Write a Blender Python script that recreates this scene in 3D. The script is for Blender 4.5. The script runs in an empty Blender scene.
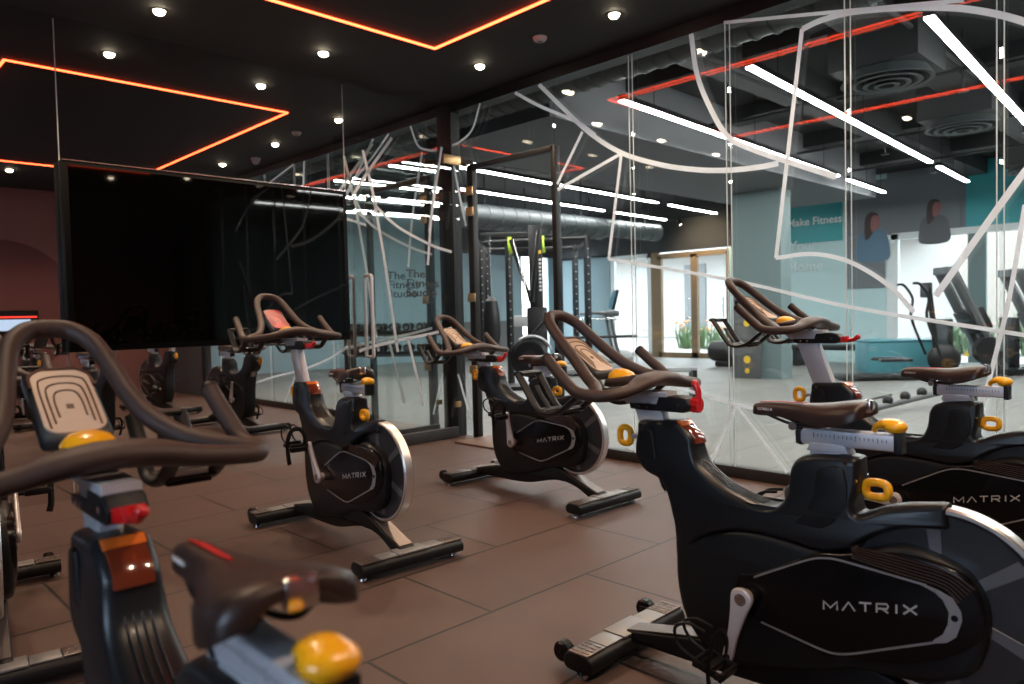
import bpy, bmesh, math, random
from mathutils import Vector, Matrix
from mathutils.geometry import tessellate_polygon
random.seed(7)
PI = math.pi
scn = bpy.context.scene
C = scn.collection

# ------------------------------------------------------------------ materials
def mat(name, col, rough=.5, metal=0.0, spec=.5, coat=0.0, noise=0.0, nscale=8.0, bump=0.0, bscale=200.0, emit=None, estr=0.0):
    m = bpy.data.materials.new(name); m.use_nodes = True
    nt = m.node_tree; b = nt.nodes['Principled BSDF']
    b.inputs['Base Color'].default_value = (*col, 1)
    b.inputs['Roughness'].default_value = rough
    b.inputs['Metallic'].default_value = metal
    b.inputs['Specular IOR Level'].default_value = spec
    if coat: b.inputs['Coat Weight'].default_value = coat; b.inputs['Coat Roughness'].default_value = .08
    tc = nt.nodes.new('ShaderNodeTexCoord')
    if noise:
        n = nt.nodes.new('ShaderNodeTexNoise'); n.inputs['Scale'].default_value = nscale; n.inputs['Detail'].default_value = 4
        nt.links.new(tc.outputs['Object'], n.inputs['Vector'])
        r = nt.nodes.new('ShaderNodeMixRGB'); r.inputs[1].default_value = (*[c*(1-noise) for c in col], 1)
        r.inputs[2].default_value = (*[min(1, c*(1+noise)) for c in col], 1)
        nt.links.new(n.outputs['Fac'], r.inputs[0]); nt.links.new(r.outputs[0], b.inputs['Base Color'])
    if bump:
        n = nt.nodes.new('ShaderNodeTexNoise'); n.inputs['Scale'].default_value = bscale
        nt.links.new(tc.outputs['Object'], n.inputs['Vector'])
        bp = nt.nodes.new('ShaderNodeBump'); bp.inputs['Strength'].default_value = bump; bp.inputs['Distance'].default_value = .002
        nt.links.new(n.outputs['Fac'], bp.inputs['Height']); nt.links.new(bp.outputs[0], b.inputs['Normal'])
    if emit:
        b.inputs['Emission Color'].default_value = (*emit, 1); b.inputs['Emission Strength'].default_value = estr
    return m

def glow(name, col, s):
    m = bpy.data.materials.new(name); m.use_nodes = True
    nt = m.node_tree; nt.nodes.clear()
    e = nt.nodes.new('ShaderNodeEmission'); e.inputs[0].default_value = (*col, 1); e.inputs[1].default_value = s
    o = nt.nodes.new('ShaderNodeOutputMaterial'); nt.links.new(e.outputs[0], o.inputs[0])
    return m

def glass(name, tint, f0=.045, rough=0.0):
    m = bpy.data.materials.new(name); m.use_nodes = True
    nt = m.node_tree; nt.nodes.clear(); L = nt.links.new
    g = nt.nodes.new('ShaderNodeNewGeometry')
    d = nt.nodes.new('ShaderNodeVectorMath'); d.operation = 'DOT_PRODUCT'
    L(g.outputs['Incoming'], d.inputs[0]); L(g.outputs['Normal'], d.inputs[1])
    def mth(op, a, b=None):
        n = nt.nodes.new('ShaderNodeMath'); n.operation = op
        for i, v in enumerate((a, b)):
            if v is None: continue
            if isinstance(v, (int, float)): n.inputs[i].default_value = v
            else: L(v, n.inputs[i])
        return n.outputs[0]
    a = mth('ABSOLUTE', d.outputs['Value']); o = mth('SUBTRACT', 1.0, a); p = mth('POWER', o, 5.0)
    fr = mth('ADD', mth('MULTIPLY', p, 1-f0), f0)
    t = nt.nodes.new('ShaderNodeBsdfTransparent'); t.inputs[0].default_value = (*tint, 1)
    gl = nt.nodes.new('ShaderNodeBsdfGlossy'); gl.inputs['Roughness'].default_value = rough
    mx = nt.nodes.new('ShaderNodeMixShader'); L(fr, mx.inputs[0]); L(t.outputs[0], mx.inputs[1]); L(gl.outputs[0], mx.inputs[2])
    out = nt.nodes.new('ShaderNodeOutputMaterial'); L(mx.outputs[0], out.inputs[0])
    return m

M = {}
M['plastic'] = mat('black_plastic', (.0085, .01, .0115), .38, spec=.32, bump=.25, bscale=900)
M['frame'] = mat('satin_black_frame', (.0095, .0115, .0135), .36, spec=.4, coat=.05)
M['gloss'] = mat('gloss_black_cover', (.005, .005, .006), .2, spec=.3)
M['rubber'] = mat('brown_black_rubber', (.052, .028, .021), .5, bump=.35, bscale=700)
M['saddle'] = mat('dark_saddle_vinyl', (.03, .016, .0125), .36, bump=.2, bscale=500)
M['silver'] = mat('silver_painted_alloy', (.6, .6, .63), .38, .35, noise=.06, nscale=40)
M['crank'] = mat('cast_silver', (.74, .7, .7), .35, .3)
M['chrome'] = mat('chrome', (.8, .8, .8), .12, 1.0)
M['stripe'] = mat('silver_inlay', (.34, .35, .36), .4, .4)
M['logo'] = mat('logo_grey', (.5, .5, .5), .5)
M['disc'] = mat('dark_steel_disc', (.08, .083, .09), .3, .7, noise=.15, nscale=30)
M['disclight'] = mat('grey_disc_sector', (.2, .205, .215), .35, .6)
M['rim'] = mat('polished_rim', (.8, .79, .77), .34, .9)
M['yellow'] = mat('yellow_plastic', (1.0, .46, .01), .3, coat=.3)
M['red'] = mat('red_plastic', (.62, .012, .014), .3, coat=.3)
M['lens'] = mat('amber_red_lens', (.16, .03, .012), .12, coat=.5)
M['cream'] = mat('cream_console_face', (.6, .46, .35), .35, coat=.3, noise=.12, nscale=25)
M['redglint'] = mat('red_console_face', (.5, .015, .02), .4, spec=.25)  # red LED reflection painted into the console face colour
M['groove'] = mat('console_groove', (.09, .035, .025), .5)
M['consoleback'] = mat('grey_blue_console_shell', (.06, .075, .09), .4)
M['barplate'] = mat('bronze_grey_plate', (.15, .12, .105), .36, .5, noise=.1, nscale=20)
M['warmrib'] = mat('warm_lit_rib', (.075, .045, .034), .35, .3); M['orange'] = mat('amber_edge', (.75, .16, .02), .25, coat=.4)  # brown of the ribs is warm light put into their colour
M['platesilver'] = mat('dull_silver_plate', (.26, .255, .25), .4, .4)
M['white'] = mat('white_label', (.75, .75, .75), .5)
M['ceiling'] = mat('dark_brown_ceiling', (.0065, .0048, .0044), .8, noise=.1, nscale=3)
M['darkwall'] = mat('charcoal_wall', (.045, .042, .042), .8, noise=.08, nscale=3)
M['burgundy'] = mat('burgundy_wall', (.18, .075, .068), .75, noise=.08, nscale=2)
M['burgundy2'] = mat('deep_burgundy_paint', (.095, .024, .023), .75)
M['metalblack'] = mat('powder_black_metal', (.012, .012, .013), .45, .2, spec=.3)
M['skirt'] = mat('black_skirting', (.02, .018, .017), .5)
M['brass'] = mat('brass_hinge', (.42, .27, .13), .35, .8)
M['pull'] = mat('steel_pull', (.75, .72, .7), .2, 1.0)
M['wood'] = mat('threshold_wood', (.16, .1, .075), .5, noise=.15, nscale=12)
m = bpy.data.materials.new('white_translucent_vinyl'); m.use_nodes = True
nt = m.node_tree; nt.nodes.clear()
d_ = nt.nodes.new('ShaderNodeBsdfDiffuse'); d_.inputs[0].default_value = (.9, .96, 1, 1); t_ = nt.nodes.new('ShaderNodeBsdfTranslucent'); t_.inputs[0].default_value = (.97, .98, 1, 1)
x_ = nt.nodes.new('ShaderNodeMixShader'); x_.inputs[0].default_value = .66; o_ = nt.nodes.new('ShaderNodeOutputMaterial')
nt.links.new(d_.outputs[0], x_.inputs[1]); nt.links.new(t_.outputs[0], x_.inputs[2]); nt.links.new(x_.outputs[0], o_.inputs[0])
M['decal'] = m
m = m.copy(); m.name = 'bright_glass_edge'; M['edge'] = m
for q_ in m.node_tree.nodes:
    if q_.type == 'BSDF_TRANSLUCENT': q_.inputs[0].default_value = (.8, .84, .83, 1)
    if q_.type == 'BSDF_DIFFUSE': q_.inputs[0].default_value = (.8, .84, .83, 1)
M['ink'] = mat('black_vinyl', (.006, .006, .006), .5)

M['tvscreen'] = mat('tv_screen_gloss', (.001, .001, .001), .03, spec=.22)
M['tvframe'] = mat('tv_black_frame', (.003, .003, .003), .6, spec=.1)
M['tvtrim'] = mat('tv_thin_metal_trim', (.55, .48, .47), .25, .9)
M['screenlit'] = glow('lit_display', (.5, .62, .8), .75)
M['screenred'] = glow('lit_display_red', (1, .05, .03), 1.5)
M['screendark'] = mat('display_dark', (.01, .01, .012), .2)
M['led'] = glow('red_led', (1, .07, .022), 7.5)
M['lamp'] = glow('warm_downlight', (1, .84, .6), 26)
M['tube'] = glow('white_led_line', (1, .99, .96), 42)
M['glass'] = glass('clear_glass', (.95, .972, .97), .07)
M['dglass'] = glass('door_glass', (.94, .97, .965), .05)
M['greyglass'] = glass('tinted_glass', (.82, .9, 1.0), .04)
M['wglass'] = glass('window_glass', (.97, .98, .98), .03)
m = bpy.data.materials.new('dark_mirror'); m.use_nodes = True
b = m.node_tree.nodes['Principled BSDF']; b.inputs['Base Color'].default_value = (.8, .79, .785, 1); b.inputs['Metallic'].default_value = 1; b.inputs['Roughness'].default_value = 0.0
M['mirror'] = m
# gym
M['gfloor'] = None
M['gceil'] = mat('gym_ceiling_paint', (0.0136, 0.0163, 0.017), .8, noise=.15, nscale=2)
M['gbeam'] = mat('gym_ceiling_beam', (0.0218, 0.0252, 0.0265), .7)
M['soffit'] = mat('grey_soffit', (0.136, 0.1428, 0.153), .7)
M['duct'] = mat('galvanised_duct', (.05, .06, .063), .55, .1)
M['paleblue'] = mat('pale_blue_wall', (0.2448, 0.3536, 0.3944), .7, noise=.04, nscale=2)
M['tealgrey'] = mat('teal_grey_column', (0.1632, 0.2285, 0.2366), .6)
M['teal'] = mat('teal_reflection', (0.0289, 0.3352, 0.3699), .45)  # teal of the glass reflections, put into panel colour
M['paleteal'] = mat('pale_teal_panel', (0.493, 0.6902, 0.7198), .5)
M['tealtext'] = mat('pale_teal_lettering', (.72, .82, .84), .5)
M['muralgrey'] = mat('mural_grey', (0.17, 0.1904, 0.2108), .6)
M['muralblue'] = mat('mural_blue_print', (0.1088, 0.1972, 0.2856), .6)
M['muralskin'] = mat('mural_skin_print', (1.5*0.204, 0.1292, 0.1224), .6); M['muralgreydark'] = mat('mural_dark_grey_print', (0.1156, 0.1224, 0.136), .6)
M['muralhair'] = mat('mural_hair_print', (0.0612, 0.0408, 0.0408), .6)
M['dado'] = mat('grey_dado', (0.1088, 0.1156, 0.119), .7)
M['gwall'] = mat('dark_grey_wall', (0.034, 0.0374, 0.0394), .8)
M['oak'] = mat('oak_door_frame', (0.204, 0.1428, 0.0816), .5, noise=.15, nscale=10)
M['whiteframe'] = mat('white_window_frame', (.72, .78, .8), .5)
M['tealframe'] = mat('grey_teal_mullion', (0.136, 0.204, 0.2108), .5)
M['machine'] = mat('machine_black', (0.0136, 0.0143, 0.015), .42, .2)
M['machinegrey'] = mat('machine_grey', (0.136, 0.1428, 0.1462), .45, .3)
M['lightgrey'] = mat('light_grey_plastic', (0.408, 0.4216, 0.4284), .45)
M['screenblue'] = glow('treadmill_display', (.12, .28, .36), .5)
M['bluebox'] = mat('teal_box_reflection', (0.0816, 0.2856, 0.34), .5)
M['lime'] = mat('lime_strap', (.5, .75, .05), .6)
M['warnyellow'] = mat('warning_yellow', (.9, .6, .05), .5)
M['outground'] = mat('pale_paving', (0.3, 0.29, 0.275), .8)
M['leaf'] = mat('green_leaf', (.1, .17, .07), .6, noise=.3, nscale=20)
M['flower'] = mat('orange_flower', (.5, .25, .12), .6)
M['skyblue'] = mat('light_blue_awning', (.3, .55, .65), .6)
M['chromegrey'] = mat('dull_chrome', (.5, .5, .5), .25, .9)

def tile_floor(name, c1, c2, mortar, bw, rh, offx, offy, rough, msize, bump=.3):
    m = bpy.data.materials.new(name); m.use_nodes = True; nt = m.node_tree; b = nt.nodes['Principled BSDF']; L = nt.links.new
    tc = nt.nodes.new('ShaderNodeTexCoord'); mp = nt.nodes.new('ShaderNodeMapping'); mp.inputs['Location'].default_value = (offx, offy, 0)
    L(tc.outputs['Object'], mp.inputs[0])
    br = nt.nodes.new('ShaderNodeTexBrick'); br.inputs['Scale'].default_value = 1; br.inputs['Brick Width'].default_value = bw; br.inputs['Row Height'].default_value = rh
    br.inputs['Mortar Size'].default_value = msize; br.inputs['Mortar Smooth'].default_value = .2; br.inputs['Bias'].default_value = 0
    br.inputs['Color1'].default_value = (*c1, 1); br.inputs['Color2'].default_value = (*c2, 1); br.inputs['Mortar'].default_value = (*mortar, 1)
    L(mp.outputs[0], br.inputs['Vector'])
    n = nt.nodes.new('ShaderNodeTexNoise'); n.inputs['Scale'].default_value = 3.5; n.inputs['Detail'].default_value = 6; L(tc.outputs['Object'], n.inputs['Vector'])
    rp = nt.nodes.new('ShaderNodeMapRange'); rp.inputs[3].default_value = .75; rp.inputs[4].default_value = 1.2; L(n.outputs['Fac'], rp.inputs[0])
    mx = nt.nodes.new('ShaderNodeMixRGB'); mx.blend_type = 'MULTIPLY'; mx.inputs[0].default_value = 1; L(br.outputs['Color'], mx.inputs[1]); L(rp.outputs[0], mx.inputs[2])
    L(mx.outputs[0], b.inputs['Base Color']); b.inputs['Roughness'].default_value = rough
    n2 = nt.nodes.new('ShaderNodeTexNoise'); n2.inputs['Scale'].default_value = 350; L(tc.outputs['Object'], n2.inputs['Vector'])
    ad = nt.nodes.new('ShaderNodeMath'); ad.operation = 'MULTIPLY_ADD'; ad.inputs[1].default_value = -1.5; L(br.outputs['Fac'], ad.inputs[0]); L(n2.outputs['Fac'], ad.inputs[2])
    bp = nt.nodes.new('ShaderNodeBump'); bp.inputs['Strength'].default_value = bump; bp.inputs['Distance'].default_value = .003; L(ad.outputs[0], bp.inputs['Height']); L(bp.outputs[0], b.inputs['Normal'])
    return m
M['floor'] = tile_floor('rubber_floor_tiles', (.1, .056, .042), (.087, .05, .038), (.009, .005, .004), 1.085, .55, -.2025, .185, .5, .007)
M['gfloor'] = tile_floor('gym_grey_floor_tiles', (.225, .222, .205), (.2, .197, .183), (.1, .098, .09), 1.0, .5, .2, .1, .45, .006, .15)
def brick_wall(name, c, c2):
    m = bpy.data.materials.new(name); m.use_nodes = True; nt = m.node_tree; b = nt.nodes['Principled BSDF']; L = nt.links.new
    tc = nt.nodes.new('ShaderNodeTexCoord'); mp = nt.nodes.new('ShaderNodeMapping'); mp.inputs['Rotation'].default_value = (PI/2, 0, PI/2); L(tc.outputs['Object'], mp.inputs[0])
    br = nt.nodes.new('ShaderNodeTexBrick'); br.inputs['Scale'].default_value = 1; br.inputs['Brick Width'].default_value = .4; br.inputs['Row Height'].default_value = .14; br.inputs['Mortar Size'].default_value = .012
    br.inputs['Color1'].default_value = (*c, 1); br.inputs['Color2'].default_value = (*c2, 1); br.inputs['Mortar'].default_value = (.3, .27, .24, 1)
    L(mp.outputs[0], br.inputs['Vector']); L(br.outputs['Color'], b.inputs['Base Color']); b.inputs['Roughness'].default_value = .9
    return m
M['brick'] = brick_wall('pale_stone_wall', (.34, .3, .26), (.26, .235, .21))
M['render'] = mat('white_render', (0.41, 0.4, 0.385), .9)

# ------------------------------------------------------------------ mesh builder
def crom(pts, n=6, closed=False):
    P = [Vector(p) for p in pts]; N = len(P); out = []
    rng = range(N) if closed else range(N-1)
    for i in rng:
        if closed: a, b, c, d = P[(i-1) % N], P[i], P[(i+1) % N], P[(i+2) % N]
        else:
            b, c = P[i], P[i+1]
            a = P[i-1] if i > 0 else b*2-c
            d = P[i+2] if i+2 < N else c*2-b
        for k in range(n):
            t = k/n
            out.append(.5*((2*b)+(c-a)*t+(2*a-5*b+4*c-d)*t*t+(3*b-a-3*c+d)*t**3))
    if not closed: out.append(P[-1])
    return out

class MB:
    def __init__(s): s.bm = bmesh.new()
    def box(s, x, y, z, sx, sy, sz, bev=0.0, rot=None, seg=2):
        r = bmesh.ops.create_cube(s.bm, size=1)
        vs = r['verts']
        for v in vs: v.co = Vector((v.co.x*sx, v.co.y*sy, v.co.z*sz))
        if bev:
            es = list({e for v in vs for e in v.link_edges})
            rb = bmesh.ops.bevel(s.bm, geom=es, offset=bev, segments=seg, affect='EDGES', profile=.5)
            vs = list({v for f in rb['faces'] for v in f.verts} | {v for v in vs if v.is_valid})
        R = rot.to_3x3() if rot is not None else None
        for v in vs:
            if R is not None: v.co = R @ v.co
            v.co += Vector((x, y, z))
        return s
    def cyl(s, p0, p1, r0, r1=None, seg=20):
        r1 = r0 if r1 is None else r1
        p0, p1 = Vector(p0), Vector(p1); d = p1-p0
        q = d.to_track_quat('Z', 'Y').to_matrix()
        A, B = [], []
        for k in range(seg):
            a = 2*PI*k/seg; u = q @ Vector((math.cos(a), math.sin(a), 0))
            A.append(s.bm.verts.new(p0+u*r0)); B.append(s.bm.verts.new(p1+u*r1))
        for k in range(seg): s.bm.faces.new((A[k], A[(k+1) % seg], B[(k+1) % seg], B[k]))
        s.bm.faces.new(A[::-1]); s.bm.faces.new(B)
        return s
    def tube(s, pts, r, seg=12, n=6, closed=False, smooth=True, up=(0, 0, 1), caps=True):
        """r: scalar, list of scalars, or list of (a along normal, b along binormal)"""
        N0 = len(pts)
        rr = [r]*N0 if not isinstance(r, list) else r
        rr = [(a, a) if not isinstance(a, tuple) else a for a in rr]
        if smooth:
            P = crom(pts, n, closed)
            R = crom([(a, b, 0) for a, b in rr], n, closed)
        else:
            P = [Vector(p) for p in pts]; R = [Vector((a, b, 0)) for a, b in rr]
        N = len(P); rings = []; nrm = None
        for i in range(N):
            if closed: t = P[(i+1) % N]-P[i-1]
            else: t = P[min(i+1, N-1)]-P[max(i-1, 0)]
            t.normalize()
            if nrm is None:
                u = Vector(up)
                if abs(u.dot(t)) > .95: u = Vector((0, 1, 0)) if abs(t.y) < .9 else Vector((1, 0, 0))
                nrm = (u-t*u.dot(t)).normalized()
            else: nrm = (nrm-t*nrm.dot(t)).normalized()
            bn = t.cross(nrm)
            rings.append([s.bm.verts.new(P[i]+nrm*(R[i].x*math.cos(2*PI*k/seg))+bn*(R[i].y*math.sin(2*PI*k/seg))) for k in range(seg)])
        for i in range(N if closed else N-1):
            a, b = rings[i], rings[(i+1) % N]
            for k in range(seg): s.bm.faces.new((a[k], b[k], b[(k+1) % seg], a[(k+1) % seg]))
        if not closed and caps:
            s.bm.faces.new(rings[0]); s.bm.faces.new(rings[-1][::-1])
        return s
    def prism(s, prof, w, r=.012, x0=0.0, n=0, seg=3, rx=None):
        """closed (y,z) outline extruded to x0-w..x0+w with rounded edges; w scalar or func(y,z)"""
        P = [Vector((p[0], p[1], 0)) for p in prof]
        if n: P = crom(P, n, True)
        A = sum(P[i].x*P[(i+1) % len(P)].y-P[(i+1) % len(P)].x*P[i].y for i in range(len(P)))
        if A < 0: P.reverse()
        N = len(P); inn = []
        for i in range(N):
            d1 = (P[i]-P[i-1]).normalized(); d2 = (P[(i+1) % N]-P[i]).normalized()
            n1 = Vector((-d1.y, d1.x, 0)); n2 = Vector((-d2.y, d2.x, 0)); v = n1+n2
            if v.length < 1e-6: v = n1
            v.normalize(); inn.append(v/max(.6, v.dot(n1)))
        wf = w if callable(w) else (lambda y, z: w)
        rings = []
        lay = [(-1, k) for k in range(seg, -1, -1)]+[(1, k) for k in range(seg+1)]
        for sg, k in lay:
            a = PI/2*k/seg; ins = r*(1-math.cos(a))
            ring = []
            for i in range(N):
                q = P[i]+inn[i]*ins; W = wf(P[i].x, P[i].y)
                ring.append(s.bm.verts.new((x0+sg*(W-(rx or r)*(1-math.sin(a))), q.x, q.y)))
            rings.append(ring)
        for j in range(len(rings)-1):
            for i in range(N): s.bm.faces.new((rings[j][i], rings[j][(i+1) % N], rings[j+1][(i+1) % N], rings[j+1][i]))
        for tri in tessellate_polygon([[Vector((p.x, p.y, 0)) for p in P]]):
            for rg in (rings[0], rings[-1]):
                try: s.bm.faces.new([rg[i] for i in tri])
                except ValueError: pass
        return s
    def plate(s, prof, x, t):
        return s.prism(prof, t/2, min(.001, t/4), x, seg=1)
    def lathe(s, prof, c, axis='X', seg=48, closed=False):
        """prof list of (radius, along)"""
        rings = []
        for r, h in prof:
            ring = []
            for k in range(seg):
                a = 2*PI*k/seg; u, v = r*math.cos(a), r*math.sin(a)
                co = {'X': (h, u, v), 'Y': (u, h, v), 'Z': (u, v, h)}[axis]
                ring.append(s.bm.verts.new(Vector(c)+Vector(co)))
            rings.append(ring)
        m_ = len(rings)
        for j in range(m_ if closed else m_-1):
            a, b = rings[j], rings[(j+1) % m_]
            for k in range(seg): s.bm.faces.new((a[k], a[(k+1) % seg], b[(k+1) % seg], b[k]))
        if not closed:
            s.bm.faces.new(rings[0]); s.bm.faces.new(rings[-1])
        return s
    def ell(s, c, r, seg=20, rot=None):
        q = bmesh.ops.create_uvsphere(s.bm, u_segments=seg, v_segments=seg//2, radius=1)
        for v in q['verts']:
            w = Vector((v.co.x*r[0], v.co.y*r[1], v.co.z*r[2]))
            if rot is not None: w = rot.to_3x3() @ w
            v.co = w+Vector(c)
        return s
    def ribbon(s, pts, w, t, plane='X', at=0.0, n=6):
        """flat strip with thickness on a vertical plane; pts are (horizontal, z)"""
        P = crom([(a, b, 0) for a, b in pts], n) if n and len(pts) > 2 else [Vector((a, b, 0)) for a, b in pts]
        L_, R_ = [], []
        for i in range(len(P)):
            d = (P[min(i+1, len(P)-1)]-P[max(i-1, 0)]).normalized(); nn = Vector((-d.y, d.x, 0))*w/2
            L_.append(P[i]+nn); R_.append(P[i]-nn)
        def V(p, o): return s.bm.verts.new((at+o, p.x, p.y) if plane == 'X' else (p.x, at+o, p.y))
        a = [V(p, -t/2) for p in L_]; b = [V(p, -t/2) for p in R_]; c = [V(p, t/2) for p in R_]; d = [V(p, t/2) for p in L_]
        for i in range(len(P)-1):
            for q0, q1 in ((a, b), (b, c), (c, d), (d, a)):
                s.bm.faces.new((q0[i], q0[i+1], q1[i+1], q1[i]))
        s.bm.faces.new((a[0], b[0], c[0], d[0])); s.bm.faces.new((a[-1], d[-1], c[-1], b[-1]))
        return s
    def build(s, name, m, parent=None, loc=None, rot=None, ang=35):
        bmesh.ops.recalc_face_normals(s.bm, faces=s.bm.faces)
        me = bpy.data.meshes.new(name); s.bm.to_mesh(me); s.bm.free()
        for p in me.polygons: p.use_smooth = True
        me.set_sharp_from_angle(angle=math.radians(ang))
        me.materials.append(M[m] if isinstance(m, str) else m)
        o = bpy.data.objects.new(name, me); C.objects.link(o)
        if parent: o.parent = parent
        if loc is not None: o.location = loc
        if rot is not None: o.rotation_euler = rot
        return o

def thing(name, label, cat, loc=(0, 0, 0), rotz=0, group=None):
    o = bpy.data.objects.new(name, None); C.objects.link(o); o.location = loc; o.rotation_euler = (0, 0, rotz); o.empty_display_size = .1
    return tag(o, label, cat, group)
def tag(o, label, cat, group=None):
    o['label'] = label; o['category'] = cat
    if group: o['group'] = group
    return o
def struct(o, label, cat):
    o['kind'] = 'structure'; o['label'] = label; o['category'] = cat; return o
def B(x0, x1, y0, y1, z0, z1, bev=0.0):
    return MB().box((x0+x1)/2, (y0+y1)/2, (z0+z1)/2, x1-x0, y1-y0, z1-z0, bev)

def text_mesh(name, body, size, m, mw, parent=None, ext=.0008, align='CENTER', spacing=1.0, offset=0.0):
    cu = bpy.data.curves.new(name+'_curve', 'FONT'); cu.body = body; cu.size = size; cu.extrude = ext; cu.align_x = align; cu.space_line = .85; cu.space_character = spacing; cu.offset = offset
    t = bpy.data.objects.new(name+'_tmp', cu); C.objects.link(t)
    dg = bpy.context.evaluated_depsgraph_get()
    me = bpy.data.meshes.new_from_object(t.evaluated_get(dg))
    bpy.data.objects.remove(t)
    me.transform(mw); me.materials.clear(); me.materials.append(M[m])
    o = bpy.data.objects.new(name, me); C.objects.link(o)
    if parent: o.parent = parent
    return o

def dup(root, loc, rotz=0):
    r = root.copy(); C.objects.link(r); r.location = loc; r.rotation_euler = (0, 0, rotz)
    for ch in list(root.children):
        c = ch.copy(); C.objects.link(c); c.parent = r
        for g in list(ch.children):
            d = g.copy(); C.objects.link(d); d.parent = c
    return r

# ------------------------------------------------------------------ camera
cam = bpy.data.cameras.new('camera'); co = bpy.data.objects.new('camera', cam); C.objects.link(co)
right = Vector((.7145, -.6993, -.0235)); dwn = Vector((-.0425, -.0098, -.9990)); fwd = Vector((.6984, .7148, -.0367))
R = Matrix((right, -dwn, -fwd)).transposed().to_4x4()
co.matrix_world = Matrix.Translation((0, 0, 1.1)) @ R
cam.sensor_width = 36; cam.lens = 743.53*36/1024; cam.clip_start = .05; cam.clip_end = 100
cam.dof.use_dof = True; cam.dof.focus_distance = 3.0; cam.dof.aperture_fstop = 3.2
scn.camera = co

# ------------------------------------------------------------------ studio shell
X0, XG, Y0, YM, ZC = -2.5, 4.42, -1.65, 5.30, 3.022
struct(B(X0, XG+.08, Y0-.1, YM+.1, -.12, 0).build('floor', 'floor'), 'brown rubber tile floor of the studio', 'floor')
struct(B(X0, XG+.05, Y0-.1, YM+.1, ZC, ZC+.15).build('ceiling', 'ceiling'), 'dark brown studio ceiling', 'ceiling')
struct(B(XG-.03, XG+.11, Y0, YM+.1, 2.94, ZC+.62).build('trim_1', 'metalblack'), 'black bulkhead strip above the glass wall', 'trim')
mb = B(X0-.1, X0, Y0-.1, -.9, 0, ZC); mb.box(X0-.05, 3.35, ZC/2, .1, 4.1, ZC).box(X0-.05, .2, .5, .1, 2.2, 1.0).box(X0-.05, .2, (2.4+ZC)/2, .1, 2.2, ZC-2.4)
struct(mb.build('wall_left', 'darkwall'), 'charcoal left wall with an added window opening', 'wall')
o = struct(B(X0-.06, X0-.045, -.9, 1.3, 1.0, 2.4).build('window_11', 'greyglass'), 'added unseen window in the left wall, letting in cool daylight', 'window')  # added window, out of view, supplies cool light from the left
mb = MB()
for y in (-.87, .2, 1.27): mb.box(X0-.05, y, 1.7, .08, .06, 1.4)
for z in (1.03, 2.37): mb.box(X0-.05, .2, z, .08, 2.08, .06)
mb.build('window_frame', 'metalblack', o)
w = struct(B(X0, XG, Y0-.1, Y0, 0, ZC).build('wall_back', 'burgundy'), 'burgundy painted wall seen in the mirror', 'wall')
mb = MB()
mb.lathe([(.001, .004), (.95, .004), (.95, 0), (.001, 0)], (2.15, Y0, 1.35), 'Y', 64)
tag(mb.build('wall_mural', 'burgundy2'), 'large dark red circle painted on burgundy wall, seen in mirror', 'mural')
struct(B(XG-.05, XG+.08, Y0, -.42, 0, ZC).build('wall_right', 'darkwall'), 'charcoal wall at the end of the glass wall', 'wall')
struct(B(XG-.04, XG+.06, -.42, -.34, 0, ZC).build('trim_2', 'metalblack'), 'black post ending the glass wall', 'trim')
struct(B(X0, XG+.06, YM+.02, YM+.12, 0, ZC).build('wall_far', 'darkwall'), 'dark wall behind the mirror', 'wall')
for a, b_, lab in ((X0, -.78, 'mirror panel at far left end of the mirror wall'), (-.774, 1.266, 'tall mirror panel left of the television'), (1.272, 3.312, 'mirror panel behind the television reflecting red light lines'), (3.318, 4.38, 'mirror panel behind the open glass door')):
    o = B(a, b_, YM, YM+.018, .0, ZC).build('mirror_panel', 'mirror'); tag(o, lab, 'mirror')
mb = MB()
for x in (-.777, 1.269, 3.315): mb.box(x, YM+.004, 1.5, .006, .012, 3)
struct(mb.build('trim_3', 'edge'), 'thin bright joints between mirror panels', 'trim')
struct(B(XG-.05, XG+.05, 5.2, 5.3, 0, ZC).build('trim_4', 'metalblack'), 'black corner post where mirror meets glass', 'trim')

# glass wall
def gpane(n, y0, y1, z0, z1):
    struct(B(XG-.016, XG+.016, y0+.004, y1-.004, z0, z1).build('window_%d' % n, 'glass'), 'clear glass panel of the studio wall', 'window')
js = [-.34, .2, .963, 1.71, 2.464, 3.23, 3.99]
for i in range(6): gpane(i+1, js[i], js[i+1], .07, 2.945)
gpane(7, 3.99, 4.95, 2.44, 2.945)
gpane(8, 5.02, 5.2, .03, 2.945)
mb = MB()
for y in js[1:6]:
    for d in (-.016, .016): mb.box(XG-.018, y+d, 1.5, .003, .006, 2.87)
struct(mb.build('trim_5', 'edge'), 'bright polished vertical glass edges', 'trim')
mb = B(XG-.03, XG+.03, -.34, 3.99, 0, .075, .004)
struct(mb.build('baseboard_right', 'skirt'), 'black base rail under the glass wall', 'baseboard')
# door frame
mb = MB(); mb.box(XG, 3.985, 1.215, .06, .045, 2.43, .003).box(XG, 4.985, 1.215, .06, .07, 2.43, .003).box(XG, 4.485, 2.41, .06, 1.0, .045, .003)
df = struct(mb.build('door_1', 'metalblack'), 'black steel frame of the open doorway', 'door frame')
mb = MB()
for z in (.62, 1.26, 2.02, 2.2): mb.box(XG-.05, 4.97, z, .015, .09, .075, .003)
mb.build('hinge', 'brass', df)
tag(B(4.1, 4.53, 4.02, 4.94, 0, .018, .004).build('door_threshold', 'wood'), 'brown threshold plate in the open doorway', 'threshold')

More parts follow.
